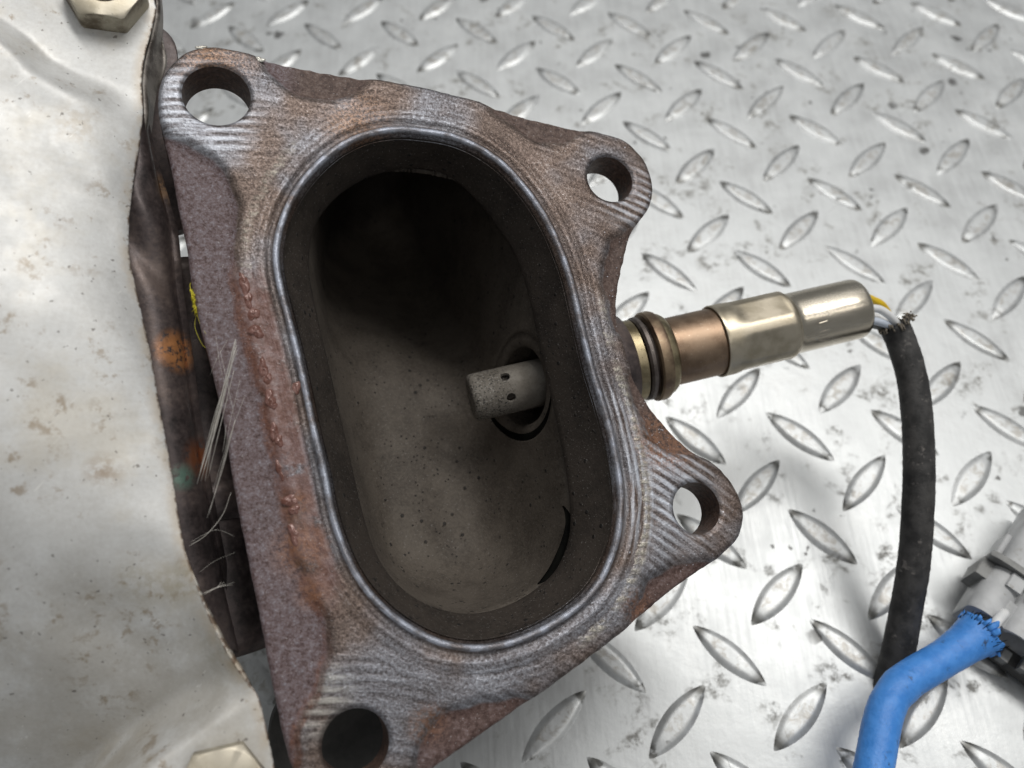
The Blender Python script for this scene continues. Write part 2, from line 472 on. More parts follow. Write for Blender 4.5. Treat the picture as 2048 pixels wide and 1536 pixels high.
def mat_soot(name, base, light, rough=0.72, sp=0.5, met=0.15):
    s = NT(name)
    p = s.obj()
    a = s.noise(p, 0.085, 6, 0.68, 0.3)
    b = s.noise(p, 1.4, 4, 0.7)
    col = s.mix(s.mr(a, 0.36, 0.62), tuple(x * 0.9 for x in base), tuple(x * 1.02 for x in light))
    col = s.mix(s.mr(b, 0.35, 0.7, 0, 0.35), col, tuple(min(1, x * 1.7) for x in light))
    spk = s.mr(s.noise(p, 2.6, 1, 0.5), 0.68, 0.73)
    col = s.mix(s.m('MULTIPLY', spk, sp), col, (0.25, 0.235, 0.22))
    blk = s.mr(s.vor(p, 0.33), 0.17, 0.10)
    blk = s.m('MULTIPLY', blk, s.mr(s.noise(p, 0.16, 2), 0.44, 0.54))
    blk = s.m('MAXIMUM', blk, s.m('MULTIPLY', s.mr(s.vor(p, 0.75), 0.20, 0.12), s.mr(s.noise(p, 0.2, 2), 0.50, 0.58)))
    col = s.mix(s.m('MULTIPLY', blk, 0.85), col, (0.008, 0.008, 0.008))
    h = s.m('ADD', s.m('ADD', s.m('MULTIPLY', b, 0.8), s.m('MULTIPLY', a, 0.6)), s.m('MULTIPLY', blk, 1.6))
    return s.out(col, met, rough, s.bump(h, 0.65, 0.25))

def mat_shield():
    s = NT('aluminised_sheet')
    p = s.obj()
    e = s.attr('rim')
    big = s.noise(p, 0.03, 4, 0.6)
    mid = s.noise(p, 0.16, 5, 0.62)
    fine = s.noise(p, 1.3, 4, 0.65)
    br = s.noise(s.scl(p, 0.10, 1.3, 1), 1.0, 4, 0.6)
    col = s.ramp(s.m('ADD', s.m('MULTIPLY', mid, 0.55), s.m('MULTIPLY', fine, 0.45)),
                 [(0.34, (0.56, 0.55, 0.53)), (0.50, (0.64, 0.635, 0.62)), (0.66, (0.71, 0.71, 0.70))])
    yel = s.mr(s.noise(s.n('VectorMath', {0: p, 1: (9.0, 50.0, 0.0)}).outputs[0], 0.045, 5, 0.65), 0.50, 0.68)
    col = s.mix(s.m('MULTIPLY', yel, 0.34), col, (0.52, 0.45, 0.33))
    st = s.m('MULTIPLY', s.mr(s.noise(p, 0.30, 5, 0.7), 0.54, 0.66), s.mr(s.noise(p, 0.05, 3), 0.46, 0.58))
    col = s.mix(s.m('MULTIPLY', st, 0.65), col, (0.27, 0.19, 0.11))
    for q, r0, r1, c, k in (((205, 945), 0.5, 4.5, (0.27, 0.17, 0.085), 0.8), ((66, 1392), 0.6, 2.6, (0.22, 0.11, 0.05), 0.85),
                            ((150, 265), 1, 7, (0.36, 0.28, 0.18), 0.6), ((270, 1180), 1, 7, (0.34, 0.29, 0.18), 0.6),
                            ((350, 1170), 1, 6, (0.36, 0.31, 0.20), 0.55), ((100, 550), 0.3, 2.5, (0.42, 0.33, 0.24), 0.6),
                            ((400, 1330), 1, 9, (0.36, 0.33, 0.24), 0.5), ((10, 1330), 1, 5, (0.36, 0.27, 0.15), 0.6)):
        col = s.mix(s.m('MULTIPLY', s.spot(p, fl(*q), r0, r1), s.mr(s.noise(p, 0.45, 5, 0.7), 0.40, 0.58, 0, k)), col, c)
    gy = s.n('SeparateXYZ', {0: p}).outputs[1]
    film_shade = s.m('MULTIPLY', s.mr(s.noise(p, 0.07, 6, 0.68), 0.36, 0.60), s.mr(gy, -22.0, -46.0))  # grime film that also paints shade on the shield's lower end
    col = s.mix(s.m('MULTIPLY', film_shade, 0.38), col, (0.33, 0.285, 0.215))
    spk = s.mr(s.noise(p, 0.85, 2, 0.5), 0.70, 0.74)
    col = s.mix(s.m('MULTIPLY', spk, 0.65), col, (0.10, 0.08, 0.065))
    scw = s.mr(s.noise(s.scl(s.n('VectorRotate', {'Vector': p, 'Angle': 0.6}, rotation_type='Z_AXIS').outputs[0], 2.2, 0.07, 1), 1.0, 2, 0.5), 0.71, 0.75)
    col = s.mix(s.m('MULTIPLY', s.m('MULTIPLY', scw, s.mr(s.noise(p, 0.06, 2), 0.48, 0.58)), 0.6), col, (0.82, 0.81, 0.78))
    rim = s.m('MULTIPLY', s.mr(e, 0.2, 2.4, 1.0, 0.0), s.mr(mid, 0.40, 0.60))
    col = s.mix(s.m('MULTIPLY', rim, 0.40), col, (0.44, 0.31, 0.16))
    rim2 = s.m('MULTIPLY', s.mr(e, 0.08, 0.42, 1.0, 0.0), s.mr(s.noise(p, 0.7, 3, 0.6), 0.42, 0.58))
    col = s.mix(s.m('MULTIPLY', rim2, 0.85), col, (0.12, 0.07, 0.04))
    ro = s.mr(mid, 0.3, 0.7, 0.42, 0.58)
    h = s.m('ADD', s.m('MULTIPLY', fine, 0.45), s.m('ADD', s.m('MULTIPLY', mid, 1.0), s.m('MULTIPLY', br, 0.22)))
    return s.out(col, 0.30, ro, s.bump(h, 0.15, 0.20))

def mat_pipe(name='burnt_pipe_steel', patches=True):
    s = NT(name)
    p = s.obj()
    a = s.noise(p, 0.09, 5, 0.62)
    b = s.noise(p, 1.0, 4, 0.68)
    col = s.ramp(s.m('ADD', s.m('MULTIPLY', a, 0.7), s.m('MULTIPLY', b, 0.3)),
                 [(0.36, (0.030, 0.024, 0.024)), (0.50, (0.085, 0.066, 0.064)), (0.64, (0.155, 0.118, 0.105))])
    if patches:
        for q, z, r0, r1, c, k in (((348, 705), -8, 2.0, 5.2, (0.50, 0.22, 0.085), 1.0), ((310, 650), -8, 0.5, 3.0, (0.30, 0.13, 0.055), 0.8),
                                ((405, 915), -10, 1.0, 5.0, (0.26, 0.085, 0.030), 0.9), ((362, 955), -8, 0.8, 3.2, (0.13, 0.22, 0.175), 0.9),
                                ((318, 385), -8, 1.0, 4.5, (0.36, 0.22, 0.12), 0.75), ((508, 1345), -20, 0.5, 3.5, (0.40, 0.19, 0.04), 0.9)):
            col = s.mix(s.m('MULTIPLY', s.spot(p, fl(*q, z), r0, r1), s.mr(s.noise(p, 0.7, 5, 0.7), 0.36, 0.52, 0, k)), col, c)
    return s.out(col, 0.45, s.mr(b, 0.3, 0.7, 0.38, 0.55), s.bump(s.m('ADD', s.m('MULTIPLY', b, 0.4), a), 0.5, 0.3))

def mat_metal(name, c1, c2, rough, speck=0.5, met=1.0, scale=0.25, streak=None):
    s = NT(name)
    p = s.obj()
    v = p if streak is None else s.scl(p, *streak)
    a = s.noise(v, scale, 4, 0.6)
    f = s.noise(p, 2.0, 3, 0.65)
    col = s.mix(s.mr(a, 0.36, 0.64), c1, c2)
    spk = s.mr(s.noise(p, 1.7, 2, 0.5), 0.70, 0.76)
    col = s.mix(s.m('MULTIPLY', spk, speck), col, (0.06, 0.045, 0.035))
    gl = s.mr(s.noise(s.n('VectorMath', {0: p, 1: (5.0, 9.0, 2.0)}).outputs[0], 3.0, 1, 0.5), 0.72, 0.76)
    col = s.mix(s.m('MULTIPLY', gl, speck * 0.8), col, (0.75, 0.68, 0.58))
    ro = s.m('ADD', s.mr(a, 0.3, 0.7, rough * 0.85, rough * 1.2), s.m('MULTIPLY', f, 0.06))
    return s.out(col, met, ro, s.bump(s.m('ADD', s.m('MULTIPLY', f, 0.5), a), 0.22, 0.15))

def mat_plain(name, c1, c2, rough, scale=0.35, bump=0.3, spec=0.5, dirt=0.0, dcol=(0.05, 0.04, 0.03), sc2=1.5):
    s = NT(name)
    p = s.obj()
    a = s.noise(p, scale, 5, 0.62)
    b = s.noise(p, sc2, 4, 0.7)
    col = s.mix(s.mr(a, 0.36, 0.64), c1, c2)
    if dirt:
        dm = s.m('MULTIPLY', s.mr(s.noise(p, 0.45, 5, 0.7), 0.56, 0.70), s.mr(s.noise(p, 0.12, 3), 0.40, 0.60))
        col = s.mix(s.m('MULTIPLY', dm, dirt), col, dcol)
    return s.out(col, 0.0, rough, s.bump(s.m('ADD', s.m('MULTIPLY', b, 0.5), a), bump, 0.25), **{'Specular IOR Level': spec})

M_plate = mat_plate()
M_flange = mat_flange()
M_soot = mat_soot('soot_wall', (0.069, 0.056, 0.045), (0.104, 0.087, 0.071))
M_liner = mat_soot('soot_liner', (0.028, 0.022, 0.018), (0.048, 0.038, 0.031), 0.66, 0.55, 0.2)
M_dark = mat_plain('black_and_gap_shade', (0.003, 0.003, 0.003), (0.006, 0.006, 0.005), 0.9, spec=0.05)  # matt black for plug and threads, also the painted shade of the gaps
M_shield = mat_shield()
M_pipe = mat_pipe()
def mat_probe():
    s = NT('sooted_probe')
    p = s.obj()
    a = s.noise(p, 0.22, 4, 0.6)
    f = s.noise(p, 1.9, 4, 0.7)
    col = s.mix(s.mr(a, 0.36, 0.64), (0.135, 0.118, 0.098), (0.20, 0.18, 0.155))
    sx = s.n('SeparateXYZ', {0: p}).outputs[0]
    tipm = s.mr(sx, 11.0, 6.0)
    pits = s.m('MULTIPLY', s.mr(f, 0.53, 0.60), s.m('ADD', s.m('MULTIPLY', tipm, 0.8), 0.15))
    col = s.mix(pits, col, (0.022, 0.019, 0.017))
    lt = s.m('MULTIPLY', s.mr(s.noise(p, 2.4, 2, 0.5), 0.60, 0.68), s.m('ADD', s.m('MULTIPLY', tipm, 0.6), 0.1))
    col = s.mix(lt, col, (0.36, 0.34, 0.31))
    return s.out(col, 0.2, 0.7, s.bump(f, 0.5, 0.2))
M_probe = mat_probe()
M_nickel = mat_metal('nickel_sleeve', (0.56, 0.50, 0.405), (0.65, 0.59, 0.495), 0.21, 0.15, 1.0, 0.18, (0.3, 1, 1))
M_nickel2 = mat_metal('tarnished_nickel', (0.46, 0.40, 0.30), (0.58, 0.515, 0.41), 0.36, 0.3, 1.0, 0.16)
M_copper = mat_metal('heat_tinted_body', (0.22, 0.150, 0.102), (0.34, 0.245, 0.172), 0.38, 0.5, 1.0, 0.12)
M_brass = mat_metal('brass_ring', (0.25, 0.205, 0.125), (0.38, 0.315, 0.20), 0.36, 0.6, 1.0, 0.3)
M_bronze = mat_metal('bronze_collar', (0.19, 0.13, 0.09), (0.32, 0.24, 0.16), 0.40, 0.6, 1.0, 0.2)
M_gasket = mat_metal('dull_gasket', (0.12, 0.10, 0.09), (0.20, 0.175, 0.16), 0.45, 0.5, 0.8, 0.3)
M_nut = mat_metal('dirty_zinc_nut', (0.50, 0.44, 0.33), (0.66, 0.60, 0.49), 0.42, 0.8, 0.55, 0.14)
M_nutside = mat_metal('grimy_nut_side', (0.13, 0.10, 0.065), (0.46, 0.42, 0.33), 0.45, 0.8, 0.5, 0.22)
M_white = mat_plain('white_insulation', (0.76, 0.77, 0.78), (0.82, 0.82, 0.82), 0.35, dirt=0.3, dcol=(0.3, 0.28, 0.26))
M_grey_wire = mat_plain('grey_insulation', (0.52, 0.57, 0.66), (0.60, 0.65, 0.74), 0.35, dirt=0.2)
M_yellow = mat_plain('yellow_insulation', (0.72, 0.46, 0.01), (0.80, 0.54, 0.02), 0.42, dirt=0.15)
M_sleeve = mat_plain('black_woven_sleeve', (0.020, 0.019, 0.019), (0.060, 0.057, 0.055), 0.60, 0.22, 0.9, 0.45, 0.8, (0.22, 0.20, 0.185), 2.2)
M_fray = mat_plain('dusty_fray', (0.13, 0.11, 0.085), (0.30, 0.26, 0.21), 0.85, 0.8, 0.6)
M_blue = mat_plain('blue_vinyl', (0.055, 0.25, 0.70), (0.085, 0.31, 0.80), 0.38, 0.3, 0.9, 0.4, 0.95, (0.04, 0.05, 0.075), 1.3)
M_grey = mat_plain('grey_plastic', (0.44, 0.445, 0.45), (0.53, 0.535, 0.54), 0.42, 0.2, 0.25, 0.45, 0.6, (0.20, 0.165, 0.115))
M_greyd = mat_plain('dark_grey_plastic', (0.22, 0.22, 0.215), (0.30, 0.30, 0.29), 0.5, 0.2, 0.25, 0.4, 0.7, (0.07, 0.06, 0.045))  # darker grey for the connector's small parts and one wire
M_rustbead = mat_metal('wet_rust', (0.15, 0.062, 0.045), (0.24, 0.125, 0.105), 0.20, 0.6, 0.1, 0.8)
M_fibre = mat_plain('glass_fibre', (0.50, 0.47, 0.42), (0.64, 0.61, 0.56), 0.35, 0.5)
M_fluff = mat_plain('yellow_fluff', (0.62, 0.53, 0.03), (0.72, 0.64, 0.06), 0.7, 0.5)
M_nick = mat_metal('bare_nick', (0.55, 0.52, 0.46), (0.70, 0.68, 0.62), 0.35, 0.3, 0.9, 0.5)
# ------------------------------------------------------------------ tread plate (the surface everything lies on)
LAT = 30.0                    # lattice period in mm
def plate():
    V, Fc = [], []
    xs = np.linspace(-420, 420, 2)
    for y in (420, -240):
        for x in (-420, 420):
            V.append((x, -260 + y, 0))
    V = np.array([(-420, -420, 0), (420, -420, 0), (420, 320, 0), (-420, 320, 0),
                  (-420, -420, -3), (420, -420, -3), (420, 320, -3), (-420, 320, -3)], float)
    Fc = [(0, 1, 2, 3), (7, 6, 5, 4), (0, 4, 5, 1), (1, 5, 6, 2), (2, 6, 7, 3), (3, 7, 4, 0)]
    n = len(V)
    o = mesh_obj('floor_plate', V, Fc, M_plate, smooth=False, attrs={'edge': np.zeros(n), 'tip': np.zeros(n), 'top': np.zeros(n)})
    o['kind'] = 'structure'
    o['label'] = 'grey aluminium tread plate with raised diamond bars and dark smudges'
    return o
FLOOR = plate()
def bar_mesh():
    L, W, H = 11.6, 3.45, 0.80
    nu, nv = 26, 14
    V, e, tp, top = [], [], [], []
    for i in range(nu + 1):
        u = -1 + 2 * i / nu
        half = W * (1 - abs(u) ** 2.0) ** 0.92 + 0.02
        for j in range(nv + 1):
            v = -1 + 2 * j / nv
            v = math.copysign(abs(v) ** 0.8, v)
            side = half * (1 - abs(v))
            endd = L * (1 - abs(u)) * 0.30
            d = min(side, endd)
            d = d - 0.08 * max(0.0, 1 - abs(side - endd) / 0.6)
            h = H * (float(sstep(-0.6, 1.9, d)) - float(sstep(-0.6, 1.9, 0.0)))
            V.append((u * L, v * half, h - 0.03))
            e.append(float(1 - sstep(0.5, 1.6, d)))
            top.append(float(sstep(1.3, 1.9, d)))
            tp.append(float(sstep(0.55, 0.80, abs(u)) * (1 - sstep(0.86, 1.0, abs(u)))))
    Fc = []
    for i in range(nu):
        for j in range(nv):
            a = i * (nv + 1) + j
            Fc.append((a, a + nv + 1, a + nv + 2, a + 1))
    return np.array(V), Fc, e, tp, top
bv, bf, be, bt, btop = bar_mesh()
BAR = None
for j2 in range(-4, 30):
    for i2 in range(-14, 17):
        if (i2 + j2) % 2:
            continue
        i, j = i2 / 2, j2 / 2
        if (j2 % 2) != (i2 % 2):
            continue
        X, Y = i * LAT, -j * LAT
        # keep the bars the camera can see, with a margin
        c = RC @ np.array([X, -Y, 0.0]) + TC
        px, py = CX + F * c[0] / c[2], CY + F * c[1] / c[2]
        if not (-330 < px < 2480 and -170 < py < 1800):
            continue
        diag = (j2 % 2 == 0)
        if BAR is None:
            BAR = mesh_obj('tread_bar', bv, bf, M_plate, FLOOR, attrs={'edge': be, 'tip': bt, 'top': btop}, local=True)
            o = BAR
        else:
            o = BAR.copy()
            COL.objects.link(o)
            o.parent = FLOOR
        o.location = (X * MM, Y * MM, 0)
        o.rotation_euler = (0, 0, math.radians((-45 if diag else 45) + rng.uniform(-1.5, 1.5)))
        o.scale = (rng.uniform(0.97, 1.03), rng.uniform(0.94, 1.06), rng.uniform(0.9, 1.12))

# ------------------------------------------------------------------ exhaust pipe with its flange
PIPE = thing('exhaust_pipe', 'rusty cast exhaust pipe with a triangular four-hole flange and an oval sooty port', 'exhaust pipe', FORG, FROT)

OUT_PX = [(316, 215), (318, 172), (335, 135), (368, 104), (410, 91), (450, 94), (495, 102), (519, 110), (573, 121), (624, 132), (730, 150),
          (788, 162), (847, 172), (886, 182), (990, 208), (1059, 229), (1144, 249), (1213, 266), (1247, 277), (1270, 295), (1290, 319),
          (1304, 352), (1308, 382), (1301, 412), (1284, 437), (1269, 458), (1260, 488), (1252, 522), (1244, 560), (1239, 598), (1240, 636),
          (1245, 668), (1254, 705), (1271, 750), (1295, 793), (1324, 834), (1357, 870), (1391, 901), (1419, 919), (1446, 941), (1470, 972),
          (1485, 1004), (1490, 1031), (1485, 1062), (1468, 1092), (1444, 1113), (1396, 1148), (1348, 1182), (1300, 1223), (1240, 1270),
          (1181, 1315), (1113, 1366), (1053, 1410), (993, 1453), (935, 1494), (877, 1536), (830, 1572), (780, 1606), (725, 1622), (668, 1614),
          (622, 1585), (592, 1552), (577, 1515), (562, 1450), (539, 1340), (521, 1236), (507, 1171), (491, 1090), (468, 972), (443, 820),
          (415, 705), (398, 642), (383, 566), (372, 486), (359, 425), (340, 325), (324, 262)]
PORT_PX = [(840, 262), (905, 273), (960, 297), (1008, 331), (1059, 389), (1096, 447), (1119, 498), (1141, 560), (1160, 645), (1182, 737),
           (1206, 812), (1226, 890), (1238, 959), (1242, 1008), (1239, 1045), (1229, 1096), (1201, 1161), (1160, 1209), (1095, 1254),
           (1027, 1283), (959, 1296), (890, 1288), (822, 1257), (764, 1213), (720, 1161), (692, 1107), (672, 1052), (659, 1000),
           (649, 944), (629, 862), (612, 780), (595, 705), (578, 637), (560, 568), (552, 515), (558, 465), (581, 403), (615, 352), (658, 309),
           (705, 279), (751, 264), (797, 259)]
THK = 8.0
outl = spline(fl2(OUT_PX), 430, True)
outl = smooth_closed(outl, 2)
# slightly hammered edge
ang = np.arange(len(outl))
outl = outl + (0.05 * np.sin(ang * 0.9) * np.sin(ang * 0.37 + 1) + rng.normal(0, 0.035, len(outl)))[:, None] * np.stack([np.cos(ang * .2), np.sin(ang * .2)], 1)
port = smooth_closed(spline(fl2(PORT_PX), 260, True), 6)
if np.sum(outl[:, 0] * np.roll(outl[:, 1], -1) - np.roll(outl[:, 0], -1) * outl[:, 1]) < 0:
    outl = outl[::-1]
if np.sum(port[:, 0] * np.roll(port[:, 1], -1) - np.roll(port[:, 0], -1) * port[:, 1]) < 0:
    port = port[::-1]
HOLES = []
for (hx, hy), rr in (((433, 189), 6.25), ((1221, 357), 5.25), ((1395, 1016), 5.2), ((712, 1488), 5.6)):
    HOLES.append((fl(hx, hy)[:2], rr))
def circ(c, r, n=56):
    t = np.arange(n) * 2 * math.pi / n
    return c + r * np.stack([np.cos(t), np.sin(t)], 1)
POCKETS = [
    [(250, 240), (322, 258), (350, 277), (378, 284), (418, 308), (452, 345), (471, 385), (477, 430), (474, 500), (470, 560), (475, 600), (486, 650),
     (500, 700), (514, 760), (530, 820), (541, 880), (554, 930), (567, 980), (576, 1030), (584, 1090), (606, 1155), (633, 1202), (656, 1257),
     (660, 1305), (646, 1353), (629, 1397), (608, 1431), (595, 1466), (586, 1540), (500, 1560), (350, 1200), (300, 700)],
    [(505, 60), (519, 117), (542, 148), (573, 176), (612, 193), (652, 197), (695, 195), (726, 176), (745, 156), (760, 100)],
    [(965, 150), (980, 218), (1008, 235), (1042, 263), (1069, 278), (1110, 285), (1141, 282), (1161, 270), (1180, 254), (1190, 200)],
    [(1340, 440), (1267, 452), (1233, 471), (1216, 499), (1209, 526), (1207, 560), (1216, 601), (1226, 639), (1243, 668), (1330, 660)],
    [(1350, 720), (1268, 740), (1264, 785), (1286, 839), (1301, 870), (1325, 897), (1360, 909), (1405, 910), (1460, 870)],
    [(1500, 1095), (1466, 1093), (1433, 1120), (1382, 1123), (1330, 1139), (1300, 1163), (1280, 1198), (1262, 1252), (1320, 1300)],
    [(1100, 1440), (1062, 1398), (976, 1404), (907, 1418), (860, 1455), (839, 1496), (835, 1560), (900, 1620)],
]
pockets = [spline(fl2(p), 90, True) for p in POCKETS]
def port_sd(P):
    return sdist(P, port)
def cast_of(P):
    sd = np.full(len(P), 99.0)
    for q in pockets:
        sd = np.minimum(sd, sdist(P, q))
    wob = 0.35 * np.sin(P[:, 0] * 0.9 + 2 * np.sin(P[:, 1] * 0.35)) + 0.3 * np.sin(P[:, 1] * 1.1 + P[:, 0] * 0.3)
    return sstep(1.3, -1.7, sd + wob * 0.6), sd
def flange_z(P, s, cast, do):
    z = -1.3 * cast
    z += 0.34 * (sstep(-0.75, -0.45, s) - sstep(0.5, 0.8, s)) + 0.05 * np.clip(s, -0.5, 0.5)
    z -= 0.38 * np.exp(-((s - 1.35) / 0.5) ** 2)
    z += 0.12 * np.exp(-((s - 2.3) / 0.4) ** 2)
    z += 0.16 * np.exp(-((s - 3.3) / 0.6) ** 2) - 0.14 * np.exp(-((s - 4.4) / 0.45) ** 2)
    z += 0.06 * np.sin(2 * math.pi * s / 1.25) * sstep(1.6, 2.4, s) * sstep(6.5, 4.5, s)
    z -= 1.5 * sstep(-0.15, -1.4, s)
    e = np.clip(do, 0, 1.1)
    z -= 0.75 * (1 - np.sqrt(np.clip(1 - (1 - e / 1.1) ** 2, 0, 1)))
    for c, r in HOLES:
        dh = np.linalg.norm(P - c, axis=1) - r
        z -= 0.45 * sstep(0.55, 0.0, dh)
    z += 0.05 * np.sin(P[:, 0] * 0.7) * np.sin(P[:, 1] * 0.53 + 1) + cast * 0.16 * np.sin(P[:, 0] * 1.7 + np.sin(P[:, 1] * 1.3)) * np.sin(P[:, 1] * 1.5)
    return z
def offset_loop(L, d):
    t = np.roll(L, -1, 0) - np.roll(L, 1, 0)
    t /= np.linalg.norm(t, axis=1)[:, None]
    nrm = np.stack([t[:, 1], -t[:, 0]], 1)           # outward for ccw loops
    return L + nrm * d
def build_flange():
    inner = offset_loop(port, -1.4)
    hl = [circ(c, r) for c, r in HOLES]
    extra = [offset_loop(port, d) for d in (-1.0, -0.6, -0.25, 0.1, 0.45, 0.8, 1.2, 1.6, 2.0, 2.5, 3.0, 3.6, 4.2, 4.9)]
    inn = [offset_loop(outl, -d) for d in (0.25, 0.6, 1.1)]
    hx = [circ(c, r + d) for c, r in HOLES for d in (0.25, 0.6, 1.1)]
    lo, hi = outl.min(0), outl.max(0)
    G = hexgrid(lo[0], hi[0], lo[1], hi[1], 0.95)
    G = G[inside(G, outl)]
    s = port_sd(G)
    G = G[(s > 5.4)]
    do = dist_poly(G, outl)
    G = G[do > 1.6]
    for c, r in HOLES:
        G = G[np.linalg.norm(G - c, axis=1) > r + 1.6]
    E = np.vstack(extra + hx)
    E = E[dist_poly(E, outl) > 1.5]
    I = np.vstack(inn)
    I = I[inside(I, outl)]
    I = I[dist_poly(I, outl) > 0.15]
    for c, r in HOLES:
        I = I[np.linalg.norm(I - c, axis=1) > r + 1.5]
    V2, T = cdt([outl, inner] + hl, np.vstack([G, E, I]))
    s = port_sd(V2)
    cast, _ = cast_of(V2)
    cast = cast * sstep(2.0, 4.0, s)
    do = dist_poly(V2, outl)
    z = flange_z(V2, s, cast, do)
    top = np.column_stack([V2, z])
    n = len(V2)
    Vs, Fs = [top], [tuple(t) for t in T]
    A = {'cast': [cast], 'port': [s], 'side': [np.zeros(n)]}
    # side walls and bore walls: own vertices, down to the back face
    def wall(L, flip, ztop, zs):
        nonlocal n
        m = len(L)
        k0 = n
        rings = []
        for q, dz in enumerate(zs):
            zz = ztop + 0 * dz if q == 0 else np.full(m, dz)
            rings.append(np.column_stack([L, zz]))
        V = np.vstack(rings)
        for q in range(len(zs) - 1):
            for i in range(m):
                k = (i + 1) % m
                f = (k0 + q * m + i, k0 + (q + 1) * m + i, k0 + (q + 1) * m + k, k0 + q * m + k)
                Fs.append(f[::-1] if flip else f)
        Vs.append(V)
        cc = len(V)
        A['cast'].append(np.ones(cc)); A['port'].append(np.full(cc, 30.0)); A['side'].append(np.ones(cc))
        n += cc
    # index of loop vertices in V2 : cdt keeps the input order first
    no, ni = len(outl), len(inner)
    wall(outl, False, z[:no], [0, -2.5, -5.0, -THK])
    k = no + ni
    for L in hl:
        wall(L, True, z[k:k + len(L)], [0, -3.0, -THK])
        k += len(L)
    # back face
    Vb, Tb = cdt([outl, inner] + hl, np.zeros((0, 2)))
    k0 = n
    Vs.append(np.column_stack([Vb, np.full(len(Vb), -THK)]))
    Fs += [tuple(int(a) + k0 for a in t[::-1]) for t in Tb]
    for kk, vv in (('cast', 1.0), ('port', 30.0), ('side', 1.0)):
        A[kk].append(np.full(len(Vb), vv))
    return mesh_obj('flange', np.vstack(Vs), Fs, M_flange, PIPE, attrs={k: np.concatenate(v) for k, v in A.items()}, local=True)
FLANGE = build_flange()

# wet rust beads along the left step (sitting on the flange)
def blob(c, rx, ry, h, ang):
    nu, nv = 14, 5
    V, Fc = [], []
    ph = rng.uniform(0, 6, 4)
    for j in range(nv):
        a = (j / (nv - 1)) * math.pi / 2
        for i in range(nu):
            t = i * 2 * math.pi / nu
            k = 1 + 0.20 * math.sin(2 * t + ph[0]) + 0.14 * math.sin(3 * t + ph[1]) + 0.08 * math.sin(5 * t + ph[2])
            x, y = rx * k * math.cos(a) * math.cos(t), ry * k * math.cos(a) * math.sin(t)
            V.append((c[0] + x * math.cos(ang) - y * math.sin(ang), c[1] + x * math.sin(ang) + y * math.cos(ang), c[2] + h * math.sin(a) * (1 + 0.25 * math.sin(3 * t + ph[3]))))
    for j in range(nv - 1):
        for i in range(nu):
            k = (i + 1) % nu
            Fc.append((j * nu + i, j * nu + k, (j + 1) * nu + k, (j + 1) * nu + i))
    V.append((c[0], c[1], c[2] + h * 1.02))
    Fc += [((nv - 1) * nu + i, (nv - 1) * nu + (i + 1) % nu, len(V) - 1) for i in range(nu)]
    return np.array(V), Fc
for bx, by, rx, ry, h in ((489, 568, 0.9, 1.9, .55), (497, 600, 0.8, 1.3, .5), (507, 628, 0.9, 1.3, .6), (512, 663, 1.1, 1.2, .75), (527, 737, 0.9, 1.5, .7), (536, 758, 0.8, 0.9, .6),
                      (540, 797, 0.9, 1.5, .7), (547, 812, 0.6, 0.7, .6), (549, 862, 0.8, 1.5, .7), (559, 882, 0.6, 1.1, .5), (560, 935, 0.6, 1.5, .55), (566, 952, 0.5, 0.8, .45),
                      (583, 1000, 1.2, 1.2, .5), (590, 1020, 0.8, 0.9, .5), (589, 1068, 0.9, 1.6, .45), (592, 775, 0.9, 0.9, .5), (584, 838, 0.5, 0.9, .4)):
    c = fl(bx, by, 0)
    cs, _ = cast_of(np.array([c[:2]]))
    c[2] = -1.3 * cs[0] - 0.15
    V, Fc = blob(c, rx * 1.15, ry * 1.15, h * 0.7, rng.uniform(-0.2, 0.35))
    mesh_obj('rust_bead', V, Fc, M_rustbead, PIPE, local=True)
# two bright nicks on the top edge
for bx, by, rx, ry in ((520, 119, 0.9, 0.6), (402, 95, 1.3, 0.35)):
    V, Fc = blob(fl(bx, by, -0.25), rx, ry, 0.22, 0.2)
    mesh_obj('bare_nick', V, Fc, M_nick, PIPE, local=True)

# liner: tapering sooty throat below the lip
EDGE_PX = [(840, 333), (905, 352), (960, 404), (1000, 457), (1025, 494), (1045, 543), (1060, 594), (1073, 655), (1088, 725), (1104, 795), (1117, 855),
           (1130, 920), (1139, 980), (1143, 1038), (1137, 1088), (1113, 1141), (1078, 1174), (1041, 1199), (993, 1219), (942, 1228), (897, 1223),
           (839, 1202), (791, 1165), (757, 1117), (737, 1066), (720, 1003), (701, 918), (680, 828), (660, 739), (639, 650), (622, 568), (618, 510),
           (628, 455), (660, 405), (708, 367), (768, 342)]
ZL = -11.0
edge = smooth_closed(spline(fl2(EDGE_PX, ZL), 260, True), 4)
def by_angle(L, cen, n):
    a = np.unwrap(np.arctan2(L[:, 1] - cen[1], L[:, 0] - cen[0]))
    if a[-1] < a[0]:
        L, a = L[::-1], a[::-1]
    LL = np.vstack([L, L, L]); aa = np.concatenate([a - 2 * math.pi, a, a + 2 * math.pi])
    o = np.argsort(aa)
    q = np.linspace(-math.pi, math.pi, n, endpoint=False)
    return np.stack([np.interp(q, aa[o], LL[o, 0]), np.interp(q, aa[o], LL[o, 1])], 1)
cen = port.mean(0)
NR = 220
R0 = by_angle(offset_loop(port, -1.25), cen, NR)
R1 = by_angle(edge, cen, NR)
def z3(L, z):
    return np.column_stack([L, np.full(len(L), z)])
# a short shoulder, then the taper, then a rolled end
mid = lambda t: R0 * (1 - t) + R1 * t
rings = [z3(R0, -0.9), z3(mid(0.05), -2.0), z3(mid(0.30), -4.4), z3(mid(0.62), -7.4), z3(mid(0.90), -10.15), z3(R1, -11.2), z3(mid(0.985), -11.7), z3(mid(0.93), -11.9), z3(mid(0.6), -12.2)]
V, Fc = loft([r for r in rings])
mesh_obj('liner', V, [f[::-1] for f in Fc] if False else Fc, M_liner, PIPE, local=True, sharp=40)

